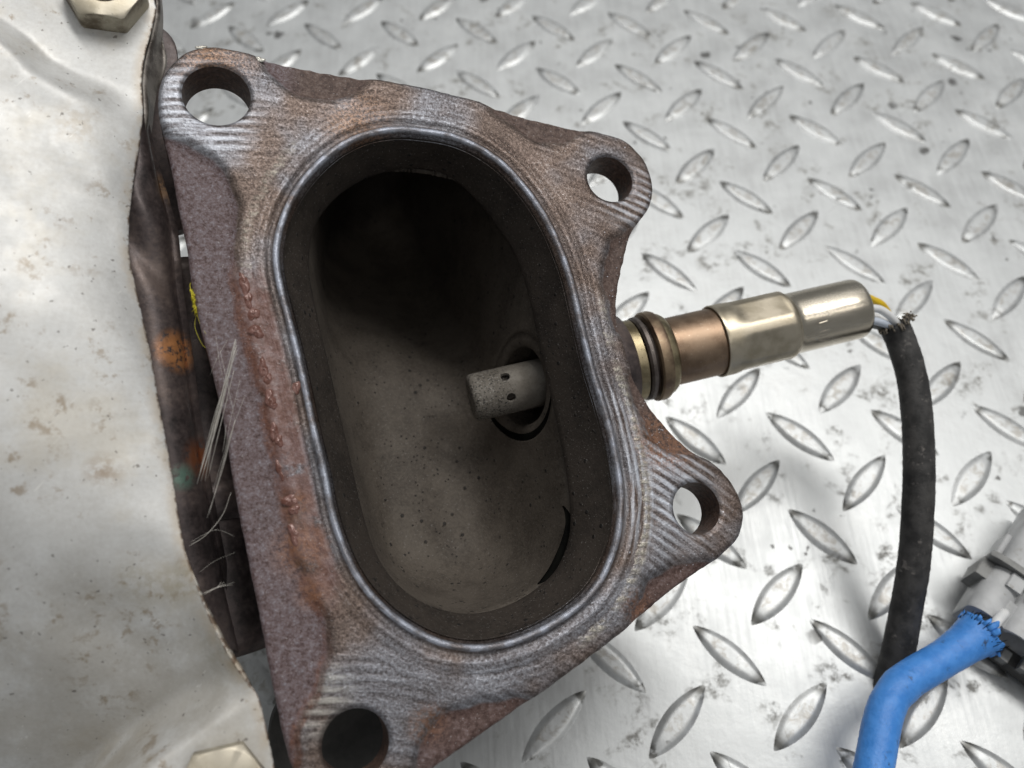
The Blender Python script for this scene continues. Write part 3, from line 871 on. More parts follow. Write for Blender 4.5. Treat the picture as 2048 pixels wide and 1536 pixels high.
# chamber: bend wall seen through the port
chamb_out = offset_loop(smooth_closed(edge, 10), 0.9) if np.sum(edge[:, 0] * np.roll(edge[:, 1], -1) - np.roll(edge[:, 0], -1) * edge[:, 1]) > 0 else offset_loop(smooth_closed(edge[::-1], 10), 0.9)
chamb_0 = chamb_out.copy()
chamb_out = chamb_out.copy()
chamb_out[:, 1] += 40.0 * sstep(16.0, 53.0, chamb_out[:, 1])      # the pipe bends away under the flange
chamb_out = smooth_closed(chamb_out, 3)
def zroof(y):
    return -12.2 - 1.2 * np.clip(y - 50.0, 0, None)
# sensor axis in the flange frame
SA = w2f(at_depth(940, 797, 190))
SB = w2f(at_depth(1718, 616, 205))
SX = (SB - SA) / np.linalg.norm(SB - SA)
def chamber_z(P):
    s = -sdist(P, chamb_out)
    s = np.clip(s, 0, 27)
    bowl = 1 - (1 - np.clip(s / 24.0, 0, 1)) ** 4.2
    z = -12.3 - 32.0 * bowl
    z -= 50.0 * sstep(6.0, 74.0, P[:, 1] + 0.18 * P[:, 0]) * sstep(0.3, 7.0, s)
    # pressed folds of the sheet
    c1 = P[:, 0] - (2.0 - 0.16 * (P[:, 1] + 20)) 
    z += 1.5 * np.exp(-(c1 / 5.0) ** 2) * sstep(2, -14, P[:, 1]) * sstep(2, 10, s)
    c2 = P[:, 0] - (-9.0 - 0.10 * (P[:, 1] + 20))
    z -= 1.2 * np.exp(-(c2 / 5.5) ** 2) * sstep(10, -10, P[:, 1]) * sstep(2, 10, s)
    d = np.linalg.norm(P - fl(918, 858, -30)[:2], axis=1)
    z -= 1.5 * np.exp(-(d / 4.5) ** 2)
    return np.minimum(z, zroof(P[:, 1]) - 0.3)
def axdist(P3):
    q = P3 - SA
    return np.linalg.norm(q - np.outer(q @ SX, SX), axis=1)
# boss ring: follows the wall, a hair gap round it, dark bore inside
def wall_hit(th, r):
    u = np.cross(SX, [0, 0, 1.0]); u /= np.linalg.norm(u)
    v = np.cross(SX, u)
    o = SA + r * (math.cos(th) * u + math.sin(th) * v)
    ts = np.linspace(-4, 32, 620)
    P = o + ts[:, None] * SX
    ok = inside(P[:, :2], chamb_out)
    z = np.where(ok, chamber_z(P[:, :2]), -7.0)
    hit = np.where(P[:, 2] < z)[0]
    hit = hit[ts[hit] > -2]
    return P[hit[0]] if len(hit) else P[-1]
NB = 72
def bring_dir(k):
    u = np.cross(SX, [0, 0, 1.0]); u /= np.linalg.norm(u)
    v = np.cross(SX, u)
    a = k * 2 * math.pi / NB
    d = math.cos(a) * u + math.sin(a) * v
    return np.array([d @ np.array([0, 0, 1.0]), d[1]])
def bring(r, back=0.0):
    return np.array([wall_hit(k * 2 * math.pi / NB, r) + SX * back for k in range(NB)])
def build_chamber():
    lo, hi = chamb_out.min(0), chamb_out.max(0)
    loops = [chamb_out]
    G = hexgrid(lo[0], hi[0], lo[1], hi[1], 0.75, 0.05)
    G = G[inside(G, chamb_out)]
    G = G[dist_poly(G, chamb_out) > 0.5]
    D = hexgrid(12, 32, -9, 27, 0.28, 0.05)
    D = D[inside(D, chamb_out)]
    D = D[dist_poly(D, chamb_out) < 10]
    D = D[dist_poly(D, chamb_out) > 0.3]
    G = G[~((G[:, 0] > 11.8) & (G[:, 1] > -9.2) & (G[:, 1] < 27.2) & (dist_poly(G, chamb_out) < 10))]
    hole = bring(12.2)[:, :2]
    hole = smooth_closed(hole, 2)
    E_ = np.vstack([G, D])
    E_ = E_[dist_poly(E_, hole) > 0.22]
    V2, T = cdt([chamb_out, hole], E_)
    z = chamber_z(V2)
    V3 = np.column_stack([V2, z])
    Fc = [tuple(t) for t in T]
    # roof of the bend, beyond the throat
    tc = V2[T].mean(1)
    roof = T[(tc[:, 1] > 30) & (sdist(tc, chamb_0) > -0.3)]
    n = len(V3)
    V3 = np.vstack([V3, np.column_stack([V2, zroof(V2[:, 1])])])
    Fc += [(int(a) + n, int(c) + n, int(b) + n) for a, b, c in roof]
    o = mesh_obj('chamber_wall', V3, Fc, M_soot, PIPE, local=True)
    m = o.modifiers.new('thickness', 'SOLIDIFY')
    m.thickness = 0.0016
    m.offset = -1
    return o
build_chamber()
UPS = np.array([0, 0.75, 0.0])
rr = [bring(12.9, 3.0), bring(12.8, 0.9), bring(12.0, 0.6), bring(10.8, 0.35), bring(9.6, 0.3), bring(9.3, 0.6)] + [bring(9.3 if k % 2 else 8.7, 0.9 + 0.5 * k) for k in range(12)] + [bring(8.6, 14.0)]
V, Fc = join([loft(rr), loft([bring(15.0, 2.4), bring(13.0, 3.2), bring(10.6, 4.5)])])
mesh_obj('sensor_boss', V, Fc, M_soot, PIPE, local=True)
# collar that joins the chamber to the back of the flange
cb = smooth_closed(chamb_0, 6)
rings = [np.column_stack([offset_loop(cb, off), np.full(len(cb), z)]) for off, z in ((3.2, -8.02), (3.0, -11.0), (1.8, -13.4), (0.3, -14.0), (0.5, -12.6), (1.2, -8.1))]
V, Fc = loft(rings)
mesh_obj('pipe_collar', V, Fc, M_pipe, PIPE, local=True)
# dark strip painting the shade of a gap along the boss's lower side
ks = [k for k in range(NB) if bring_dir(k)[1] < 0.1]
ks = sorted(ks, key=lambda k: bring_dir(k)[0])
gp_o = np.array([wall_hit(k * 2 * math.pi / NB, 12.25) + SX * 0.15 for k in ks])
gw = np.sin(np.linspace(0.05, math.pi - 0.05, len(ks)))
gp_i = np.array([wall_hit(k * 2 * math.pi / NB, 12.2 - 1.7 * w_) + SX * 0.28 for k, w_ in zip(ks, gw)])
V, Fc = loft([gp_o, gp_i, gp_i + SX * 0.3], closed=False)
mesh_obj('boss_gap_shade', V, Fc, M_dark, PIPE, local=True)
# boss outside, between the chamber and the sensor's gasket (mostly behind the flange)
def ax_frame():
    x = SX
    z = np.array([0, 0, 1.0]); z = z - x * (z @ x); z /= np.linalg.norm(z)
    return np.stack([x, np.cross(z, x), z], 1)
AF = ax_frame()
def ax2f(V):
    return SA + np.asarray(V) @ AF.T
V, Fc = lathe([(20, 12.5), (33, 12.0), (36.5, 11.0), (37.5, 9.0)], 48, False, True)
mesh_obj('boss_neck', ax2f(V), Fc, M_pipe, PIPE, local=True)

# seam: black ribbon drawn as the gap's shade, low right of the throat
def ribbon(pts3, w, h=0.0):
    P = np.asarray(pts3)
    t = np.gradient(P, axis=0); t /= np.linalg.norm(t, axis=1)[:, None]
    side = np.cross(t, [0, 0, 1.0])
    w = np.broadcast_to(w, (len(P),))
    A = P - side * w[:, None]; B = P + side * w[:, None]; C = P + np.array([0, 0, h])
    V = np.vstack([A, C, B]); n = len(P)
    Fc = []
    for i in range(n - 1):
        Fc += [(i, i + 1, n + i + 1, n + i), (n + i, n + i + 1, 2 * n + i + 1, 2 * n + i)]
    return V, Fc

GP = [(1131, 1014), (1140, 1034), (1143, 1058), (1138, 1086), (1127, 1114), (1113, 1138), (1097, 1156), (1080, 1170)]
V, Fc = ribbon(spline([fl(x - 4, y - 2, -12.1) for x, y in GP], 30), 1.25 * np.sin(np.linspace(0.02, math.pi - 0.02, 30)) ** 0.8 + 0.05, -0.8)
mesh_obj('seam_gap_shade', V, Fc, M_dark, PIPE, local=True)
# side tube and bracket under the heat shield
ta = spline([fl(352, 420, -30), fl(372, 520, -27), fl(398, 760, -25), fl(425, 1000, -24), fl(452, 1180, -24), fl(476, 1300, -25)], 40)
V, Fc = tube(ta[7:], 8.6, 28)
mesh_obj('side_tube', V, Fc, M_pipe, PIPE, local=True)
V, Fc = tube(ta[26:30] + np.array([0, 0, 0.0]), 8.85, 28)
mesh_obj('weld_seam', V, Fc, M_pipe, PIPE, local=True)
left = spline([fl(272, 195, -3.5), fl(262, 300, -3.5), fl(246, 400, -4), fl(240, 520, -5), fl(268, 640, -6), (fl(290, 760, -6)), fl(312, 900, -7), fl(340, 1040, -8), fl(375, 1180, -10), fl(415, 1290, -12)], 60)
rightc = spline([fl(286, 212, -6), fl(303, 300, -6.5), fl(328, 385, -7.0), fl(351, 470, -8.0), fl(360, 570, -9), fl(374, 668, -10), fl(386, 760, -11.0), fl(402, 880, -12), fl(430, 1040, -14), fl(462, 1200, -17), fl(490, 1310, -20)], 60)
rings = []
for t in np.linspace(0, 1, 16):
    mid_ = left * (1 - t) + rightc * t
    mid_ = mid_ + np.array([0, 0, 1.0]) * (2.2 * math.sin(math.pi * t) - 1.4 * math.exp(-((t - 0.86) / 0.06) ** 2))
    fold = np.array([1.6 * math.exp(-((k / 59 - 0.17 - 0.12 * t) / 0.035) ** 2) - 1.0 * math.exp(-((k / 59 - 0.25 - 0.14 * t) / 0.03) ** 2) for k in range(60)])
    mid_[:, 2] += fold * math.sin(math.pi * min(1, t * 1.1))
    rings.append(mid_)
dn = rightc.copy(); dn[:, 2] -= 7.0; dn[:, 0] -= 0.6
rings.append(dn)
V, Fc = loft(rings, closed=False)
o = mesh_obj('support_bracket', V, Fc, M_pipe, PIPE, local=True, sharp=50)
m = o.modifiers.new('thickness', 'SOLIDIFY'); m.thickness = 0.0012; m.offset = 0
st3 = [fl(286, 60, -15), fl(352, 90, -15), fl(352, 250, -17), fl(364, 360, -18), fl(372, 452, -19), fl(335, 456, -19), fl(300, 400, -18), fl(268, 250, -16)]
b3 = smooth_closed(spline(np.array(st3), 80, True), 1)
V, Fc = loft([b3 - np.array([0, 0, 2.5]), b3, b3.mean(0) + (b3 - b3.mean(0)) * 0.96 + np.array([0, 0, 0.25])])
Fc = list(Fc) + [tuple(range(160, 240))]
mesh_obj('pipe_body_plate', V, Fc, M_pipe, PIPE, local=True, sharp=40)  # plate added to darken the gap, for the shadowed pipe body
# low plate behind the bottom bolt hole
base = np.array([fl(560, 1400, -24)[:2], fl(800, 1400, -24)[:2], fl(815, 1490, -24)[:2], fl(790, 1560, -24)[:2], fl(700, 1640, -24)[:2], fl(560, 1640, -24)[:2]])
b2 = smooth_closed(spline(np.column_stack([base, np.zeros(6)]), 60, True), 3)[:, :2]
V, Fc = loft([z3(b2, -30), z3(b2, -24.5), z3(b2 * 0.985 + b2.mean(0) * 0.015, -24.0)])
Fc = list(Fc) + [tuple(range(120, 180))]
mesh_obj('lower_mount', V, Fc, M_dark if False else mat_plain('grey_rubber', (0.040, 0.038, 0.035), (0.055, 0.052, 0.048), 0.7), PIPE, local=True, sharp=40)

# ------------------------------------------------------------------ heat shield
SHIELD = thing('heat_shield', 'dented white-grey sheet metal heat shield with rusty edge filling the left side', 'heat shield', FORG, FROT)
SH_PX = [(306, -60), (309, 0), (312, 20), (300, 70), (289, 113), (283, 164), (286, 219), (279, 290), (270, 342), (263, 393), (258, 444), (259, 513), (270, 568),
         (287, 643), (304, 722), (318, 807), (331, 876), (342, 937), (355, 1020), (369, 1096), (393, 1165), (418, 1230), (455, 1305), (492, 1360),
         (516, 1392), (530, 1445), (547, 1524), (560, 1600), (570, 1680)]
ZS = -1.0
sh_edge = spline(np.array([fl(x, y, ZS) for x, y in SH_PX]), 420)[:, :2]
sh_edge = sh_edge + np.stack([rng.normal(0, 0.025, len(sh_edge)), np.zeros(len(sh_edge))], 1)
RIDGE1 = fl2([(-120, -10), (0, 40), (50, 75), (95, 120), (160, 150), (225, 170), (300, 195), (360, 200)], ZS)
RIDGE2 = fl2([(-200, 2000), (150, 1640), (250, 1560), (330, 1500), (400, 1455), (450, 1420), (500, 1395), (560, 1370)], ZS)
def side_of(P, line):
    """signed: >0 above (larger y) the polyline, by x interpolation"""
    o = np.argsort(line[:, 0])
    return P[:, 1] - np.interp(P[:, 0], line[o, 0], line[o, 1])
def shield_z(P, d):
    y = P[:, 1]
    z = np.full(len(P), ZS)
    a1 = side_of(P, RIDGE1)            # > 0 on the top pad
    a2 = -side_of(P, RIDGE2)           # > 0 on the bottom pad
    body = sstep(1.0, -8.0, a1) * sstep(1.5, -8.0, a2)
    bulge = 10.0 * (1 - np.exp(-d / 16.0)) 
    z += body * bulge
    # the body rolls away towards the viewer
    z -= body * 0.0075 * np.clip(-(y - 2), 0, 80) ** 2 * (1 - np.exp(-d / 10.0))
    # hand-formed dents
    for (x, yy), r, h in (((120, 400), 11, -1.3), ((200, 640), 13, 1.0), ((150, 820), 14, -1.0), ((260, 1060), 9, 1.3), ((120, 1120), 12, 0.9), ((220, 1260), 10, -1.5),
                          ((60, 1290), 12, 1.0), ((400, 1290), 9, -0.9), ((40, 620), 10, 0.8), ((70, 250), 9, -1.3), ((330, 1110), 6, -0.7), ((230, 380), 7, 0.9), ((200, 1420), 10, 0.9)):
        c = fl(x, yy, ZS)[:2]
        h *= 0.6
        q = (P - c) @ np.array([[1.0, 0.35], [-0.35, 1.0]])
        z += h * np.exp(-(q[:, 0] / r) ** 2 - (q[:, 1] / (r * 0.6)) ** 2) * np.clip(d / 3, 0, 1)
    z += 0.12 * np.sin(P[:, 0] * 0.33 + 1.2 * np.sin(y * 0.2)) * np.sin(y * 0.29 + 0.6) * np.clip(d / 4, 0, 1)
    z -= 0.18 * np.exp(-d / 0.6)
    return z
def build_shield():
    rows = []
    xs = np.concatenate([[0, 0.2, 0.5, 0.9, 1.5], np.arange(2.3, 66, 0.9)])
    n = len(sh_edge)
    P = np.zeros((n, len(xs), 2))
    for k, dx in enumerate(xs):
        wgt = min(1.0, dx / 30.0)
        sm = sh_edge.copy()
        base_x = sh_edge[:, 0] * (1 - wgt * 0.6) + wgt * 0.6 * np.interp(sh_edge[:, 1], [sh_edge[-1, 1], sh_edge[0, 1]], [sh_edge[-1, 0], sh_edge[0, 0]])
        sm[:, 0] = base_x - dx * (1 + 0.35 * wgt)
        P[:, k] = sm
    Q = P.reshape(-1, 2)
    d = dist_poly(Q, sh_edge, closed=False)
    z = shield_z(Q, d)
    V = np.column_stack([Q, z])
    m = len(xs)
    Fc = []
    for i in range(n - 1):
        for k in range(m - 1):
            a = i * m + k
            Fc.append((a, a + 1, a + m + 1, a + m))
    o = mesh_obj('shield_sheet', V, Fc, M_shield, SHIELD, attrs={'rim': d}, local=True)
    md = o.modifiers.new('thickness', 'SOLIDIFY'); md.thickness = 0.0009; md.offset = -1
    return o
SHEET = build_shield()
# folded lip seen past the edge at the top
la = spline([fl(303, -40, -3.0), fl(306, 20, -3.0), fl(295, 72, -3.2), fl(284, 113, -3.2), fl(278, 164, -3.2), fl(281, 219, -3.2), fl(276, 275, -3.2)], 40)
lb = spline([fl(311, -40, -6), fl(318, 28, -7), fl(327, 85, -7.5), fl(334, 128, -8), fl(312, 178, -9), fl(296, 230, -9), fl(288, 285, -9)], 40)
rings = [la * (1 - t) + lb * t + np.array([0, 0, -1.6]) * math.sin(math.pi * t) for t in np.linspace(0, 1, 8)]
V, Fc = loft(rings, closed=False)
o = mesh_obj('folded_lip', V, Fc, mat_metal('dull_zinc_fold', (0.07, 0.058, 0.05), (0.30, 0.275, 0.25), 0.45, 0.7, 0.6, 0.22), SHIELD, local=True)
md = o.modifiers.new('thickness', 'SOLIDIFY'); md.thickness = 0.0012; md.offset = 1

# ------------------------------------------------------------------ nuts on the shield
def hex_nut(name, label, px, z0, r, h, rot, bore, cat):
    c = fl(px[0], px[1], z0)
    T = thing(name, label, cat, f2w(c), FROT)
    nseg = 72
    th = np.arange(nseg) * 2 * math.pi / nseg
    def hexr(rad):
        a = (th - rot + math.pi / 6) % (math.pi / 3) - math.pi / 6
        return rad * math.cos(math.pi / 6) / np.cos(a)
    hr = hexr(r)
    fl_r = r * math.cos(math.pi / 6)
    def ring(R, z):
        return np.stack([R * np.cos(th), R * np.sin(th), np.full(nseg, z) if np.isscalar(z) else z], 1)
    # chamfered crown: the corners fall away as on a turned nut
    ztop = h - np.clip(hr - fl_r, 0, None) * 0.62
    V, Fc = loft([ring(hr, 0.0), ring(hr * 1.0, 0.12), ring(hr, ztop - 0.08)])
    mesh_obj('nut_side', V, Fc, M_nutside, T, local=True)
    rings = [ring(hr, ztop - 0.08), ring(hr * 0.992, ztop + 0.0), ring(np.minimum(hr, fl_r) * 0.985, h)]
    if bore:
        rings += [ring(np.full(nseg, bore + 0.45), h), ring(np.full(nseg, bore), h - 0.5), ring(np.full(nseg, bore), h - 4)]
        V, Fc = loft(rings)
        mesh_obj('nut_face', V, Fc, M_nut, T, local=True, sharp=35)
        prof = []
        for k in range(16):
            prof.append((-2 + k * 0.28 + h - 2.6, bore - 0.15 if k % 2 else bore - 0.7))
        prof.append((prof[-1][0] + 0.2, bore - 1.2))
        V, Fc = lathe(prof, 40, False, True)
        V = np.stack([V[:, 1], V[:, 2], V[:, 0]], 1)
        mesh_obj('stud', V, Fc, M_nutside, T, local=True, sharp=35)
    else:
        rings += [ring(np.full(nseg, fl_r * 0.55), h - 0.25), ring(np.full(nseg, 0.05), h - 0.3)]
        V, Fc = loft(rings)
        mesh_obj('nut_face', V, Fc, M_nut, T, local=True, sharp=35)
    return T
def pad_z(px):
    P = np.array([fl(px[0], px[1], ZS)[:2]])
    return float(shield_z(P, np.array([10.0]))[0])
hex_nut('hex_nut', 'dirty zinc hex nut on a stud at the top corner of the white shield', (214, 2), -1.2, 7.6, 5.0, math.radians(33), 3.4, 'nut')
hex_nut('hex_bolt', 'grimy hex bolt head at the bottom corner of the white shield', (446, 1578), -1.2, 7.6, 4.2, math.radians(41), 0, 'bolt')

# ------------------------------------------------------------------ oxygen sensor
SROT = FROT @ AF
SENSOR = thing('oxygen_sensor', 'nickel and copper oxygen sensor screwed into the pipe with black cable and coloured wires', 'oxygen sensor', f2w(SA), SROT)
AXW = (f2w(SB) - f2w(SA)) / np.linalg.norm(f2w(SB) - f2w(SA))
def t_of(px, py):
    """distance along the axis of the point whose image is nearest to the pixel"""
    ts = np.linspace(-5, 125, 2600)
    P = f2w(SA) + ts[:, None] * AXW
    c = (P * np.array([1, -1, -1])) @ RC.T + TC
    u, v = CX + F * c[:, 0] / c[:, 2], CY + F * c[:, 1] / c[:, 2]
    return float(ts[np.argmin((u - px) ** 2 + (v - py) ** 2)])
tC = t_of(1290, 722)       # collar
tB = t_of(1335, 706)
tS = t_of(1428, 683)       # sleeve mouth
tH = t_of(1568, 650)       # shoulder
tE = t_of(1716, 616)       # cap end
def part(name, prof, mat, seg=64, c0=True, c1=True, sharp=38, f=None):
    V, Fc = lathe(prof, seg, c0, c1)
    if f is not None:
        V = f(V)
    return mesh_obj(name, V, Fc, mat, SENSOR, local=True, sharp=sharp)
# probe: drilled shell
PR = 5.35
def build_probe():
    L = 30.0
    holes = [(8.2, math.radians(66)), (8.4, math.radians(120)), (9.3, math.radians(239)), (9.3, math.radians(299)), (9.3, math.radians(0)), (9.3, math.radians(180))]
    # unrolled cylinder: x along the axis, y arc length
    C2 = 2 * math.pi * PR
    hl = [circ(np.array([t, a * PR]), 1.05, 20) for t, a in holes if 1.2 < a * PR < C2 - 1.2]
    rect = [(1.2, 0)] + [(1.2, y) for y in np.linspace(0, C2, 60)[1:-1]] + [(1.2, C2), (L, C2)] + [(L, y) for y in np.linspace(0, C2, 60)[::-1][1:-1]] + [(L, 0)]
    G = hexgrid(1.5, L - 0.3, 0.3, C2 - 0.3, 0.62)
    for h in hl:
        G = G[np.linalg.norm(G - h.mean(0), axis=1) > 1.3]
    sy = np.linspace(0, C2, 60)[1:-1]
    V2, T = cdt([np.array(rect)[::-1]] + hl, G)
    th = V2[:, 1] / PR
    V = np.stack([V2[:, 0], PR * np.cos(th), PR * np.sin(th)], 1)
    Fc = [tuple(t) for t in T]
    # hole walls
    Vs = [V]; n = len(V)
    for h in hl:
        th = h[:, 1] / PR
        A = np.stack([h[:, 0], PR * np.cos(th), PR * np.sin(th)], 1)
        B = np.stack([h[:, 0], (PR - 0.7) * np.cos(th), (PR - 0.7) * np.sin(th)], 1)
        Vs += [A, B]
        m = len(h)
        for i in range(m):
            k = (i + 1) % m
            Fc.append((n + i, n + k, n + m + k, n + m + i))
        n += 2 * m
    o1 = np.vstack(Vs), Fc
    cap = lathe([(1.2, PR), (0.75, PR - 0.10), (0.35, PR - 0.35), (0.1, PR - 0.8), (0.0, PR - 1.25), (0.25, PR - 2.6), (0.3, 0.6)], 60, False, True)
    V, Fc = join([o1, cap])
    mesh_obj('probe_shell', V, Fc, M_probe, SENSOR, local=True, sharp=45)
    V, Fc = lathe([(1.6, 3.6), (1.7, 4.0), (28, 4.0)], 40)
    mesh_obj('probe_core', V, Fc, M_liner, SENSOR, local=True)
build_probe()
part('gasket', [(tC - 6.6, 6.0), (tC - 6.6, 8.9), (tC - 6.2, 9.15), (tC - 4.9, 9.15), (tC - 4.8, 6.0)], M_gasket)
part('brass_ring', [(tC - 4.7, 6.5), (tC - 4.7, 9.1), (tC - 4.4, 9.4), (tC - 2.3, 9.45), (tC - 2.1, 9.2), (tC - 2.1, 7)], M_brass)
part('dark_washer', [(tC - 2.0, 7.0), (tC - 1.8, 9.3), (tC - 1.3, 9.75), (tC - 0.5, 9.8), (tC - 0.2, 9.3), (tC - 0.2, 8.8), (tC + 0.5, 8.7), (tC + 0.5, 7)], M_gasket)
part('collar', [(tC + 0.5, 7.0), (tC + 0.5, 10.1), (tC + 0.9, 10.45), (tC + 2.6, 10.5), (tC + 3.3, 10.2), (tC + 3.45, 9.75), (tC + 3.45, 7)], M_bronze)
part('collar_rim', [(tC + 3.5, 7.0), (tC + 3.5, 9.72), (tC + 4.6, 9.4), (tC + 5.4, 8.8), (tC + 5.6, 8.15), (tC + 5.6, 7)], M_brass)
part('sensor_body', [(tC + 5.5, 7.9), (tC + 6.0, 7.95), (tS - 1, 7.95), (tS + 4, 7.9)], M_copper)
def crimp(V):
    V = V.copy()
    r = np.linalg.norm(V[:, 1:], axis=1)
    th = np.arctan2(V[:, 2], V[:, 1])
    w_ = sstep(tS + 3.0, tS + 6.5, V[:, 0]) * sstep(tH + 0.4, tH - 1.4, V[:, 0])
    a = (th - math.radians(33)) % (math.pi / 3) - math.pi / 6
    flat_ = 7.90 / np.cos(a)
    r2 = np.where(r > 7.4, np.minimum(r, flat_) * w_ + r * (1 - w_), r)
    V[:, 1:] *= (r2 / np.maximum(r, 1e-6))[:, None]
    return V
prof = [(tS + 0.4, 7.95), (tS - 0.05, 8.15), (tS - 0.1, 8.45), (tS + 0.15, 8.55)] + [(t, 8.5) for t in np.linspace(tS + 1, tH - 1.2, 22)] + [(tH - 0.5, 8.35), (tH, 8.0), (tH + 0.35, 7.7), (tH + 0.6, 7.62)]
part('crimp_sleeve', prof, M_nickel2, 120, False, False, None, crimp)
capp = [(tH + 0.55, 7.55), (tH + 1.2, 7.35)] + [(t, 7.3) for t in np.linspace(tH + 2, tE - 1.4, 6)] + [(tE - 0.7, 7.15), (tE - 0.2, 6.85), (tE + 0.05, 6.4), (tE + 0.05, 5.9), (tE - 0.6, 5.6)]
part('end_cap', capp, M_nickel, 96, False, False, 60)
part('seal_plug', [(tE - 2.5, 5.5), (tE - 0.7, 5.7), (tE - 0.5, 4.0)], M_dark, 40)
# stamped strokes on the cap
def to_ax(wp):
    return (np.asarray(wp) - f2w(SA)) @ SROT
def on_cap(px, py, R=7.31):
    """point of the cap's cylinder seen at the pixel, in sensor axes"""
    o, d = to_ax(CAM), ray(px, py) @ SROT
    A = d[1] ** 2 + d[2] ** 2; B = 2 * (o[1] * d[1] + o[2] * d[2]); C = o[1] ** 2 + o[2] ** 2 - R * R
    t = (-B - math.sqrt(max(0, B * B - 4 * A * C))) / (2 * A)
    return o + d * t
def stroke(a, b, wd=0.14):
    A, B = on_cap(*a), on_cap(*b)
    t = (B - A) / np.linalg.norm(B - A)
    ps = [A + (B - A) * k for k in np.linspace(0, 1, 5)]
    V, Fc = [], []
    for p in ps:
        nrm = np.array([0, p[1], p[2]]); nrm /= np.linalg.norm(nrm)
        sd = np.cross(t, nrm)
        base_ = nrm * 7.29 + np.array([p[0], 0, 0])
        V += [base_ - sd * wd, base_ + nrm * 0.10, base_ + sd * wd]
    for k in range(4):
        for q in (0, 1):
            a0 = k * 3 + q
            Fc.append((a0, a0 + 1, a0 + 4, a0 + 3))
    return V, Fc
sk = [((1639, 647), (1655, 642)), ((1640, 647), (1641, 651)), ((1639, 657), (1642, 658)), ((1639, 665), (1659, 660)), ((1641, 651), (1640, 656)), ((1615, 676), (1631, 672)), ((1638, 674), (1655, 670)),
      ((1611, 689), (1629, 685)), ((1637, 681), (1652, 680)), ((1634, 672), (1635, 682)), ((1657, 656), (1660, 663))]
V, Fc = join([stroke(a, b) for a, b in sk])
mesh_obj('stamped_mark', V, Fc, M_nickel, SENSOR, local=True)
# wires into the sleeve
def wire(name, pts, r, mat):
    P = spline([at_depth(*p) for p in pts], 30)
    V, Fc = tube(P, r, 16)
    mesh_obj(name, V, Fc, mat, SENSOR)
wire('wire', [(1705, 612, 205), (1730, 596, 206), (1748, 601, 208), (1766, 612, 209), (1782, 640, 211), (1800, 690, 211)], 0.92, M_yellow)
wire('wire', [(1712, 612, 203), (1738, 616, 203), (1760, 619, 203.5), (1782, 634, 204.5), (1797, 655, 206), (1806, 690, 208)], 0.95, M_white)
wire('wire', [(1712, 625, 206), (1738, 628, 207), (1760, 640, 207), (1785, 652, 208), (1800, 690, 209)], 0.95, M_white)
wire('wire', [(1712, 640, 204), (1740, 640, 204), (1762, 645, 204.5), (1780, 655, 206), (1795, 690, 208)], 0.95, M_grey_wire)
wire('wire', [(1712, 648, 207), (1740, 650, 208), (1762, 655, 208), (1780, 665, 208), (1793, 690, 209)], 0.8, M_greyd)
# black woven sleeve, hanging free then dropping behind the blue one
SLV = [(1787, 648, 207), (1801, 680, 207), (1820, 739, 206), (1830, 795, 205), (1836, 860, 204), (1838, 944, 203), (1836, 1011, 203), (1829, 1114, 204), (1813, 1216, 206), (1793, 1319, 208), (1773, 1400, 210), (1750, 1510, 208), (1725, 1640, 206)]
SW = [(0, 3.5), (.08, 3.5), (.2, 3.55), (.35, 3.65), (.55, 3.7), (.75, 4.0), (1, 4.3)]
sp = spline([at_depth(*p) for p in SLV], 130)
tt = np.linspace(0, 1, 130)
rad = np.interp(tt, [a for a, b in SW], [b for a, b in SW])
V, Fc = tube(sp, rad, 40, cap=False, rough=0.012)
n0 = 40
V[:n0] += rng.normal(0, 0.35, (n0, 3))
o = mesh_obj('cable_sleeve', V, Fc, M_sleeve, SENSOR)
md = o.modifiers.new('thickness', 'SOLIDIFY'); md.thickness = 0.0008; md.offset = -1
# frayed mouth of the sleeve
fr = []
mouth_c = sp[0]
mdir = sp[0] - sp[3]; mdir /= np.linalg.norm(mdir)
for k in range(70):
    a = V[rng.integers(0, n0)]
    outw = a - mouth_c; outw /= max(np.linalg.norm(outw), 1e-6)
    b = a + mdir * rng.uniform(-0.3, 0.3) + outw * rng.uniform(-0.6, 0.1) + rng.normal(0, 0.2, 3)
    c = a - mdir * rng.uniform(0.3, 1.4) + outw * 0.12
    fr.append(tube(np.array([c, a + outw * 0.15, b]), [0.22, 0.24, 0.12], 5))
a0 = at_depth(1818, 633, 206)
for k in range(46):
    a = a0 + rng.normal(0, 0.7, 3)
    b = a + rng.normal(0, 0.5, 3)
    fr.append(tube(np.array([a, (a + b) / 2 + rng.normal(0, 0.2, 3), b]), [0.18, 0.2, 0.08], 5))
FV, FF = join(fr)
o = mesh_obj('sleeve_fray', FV, FF, M_fray, SENSOR)
o['kind'] = 'stuff'

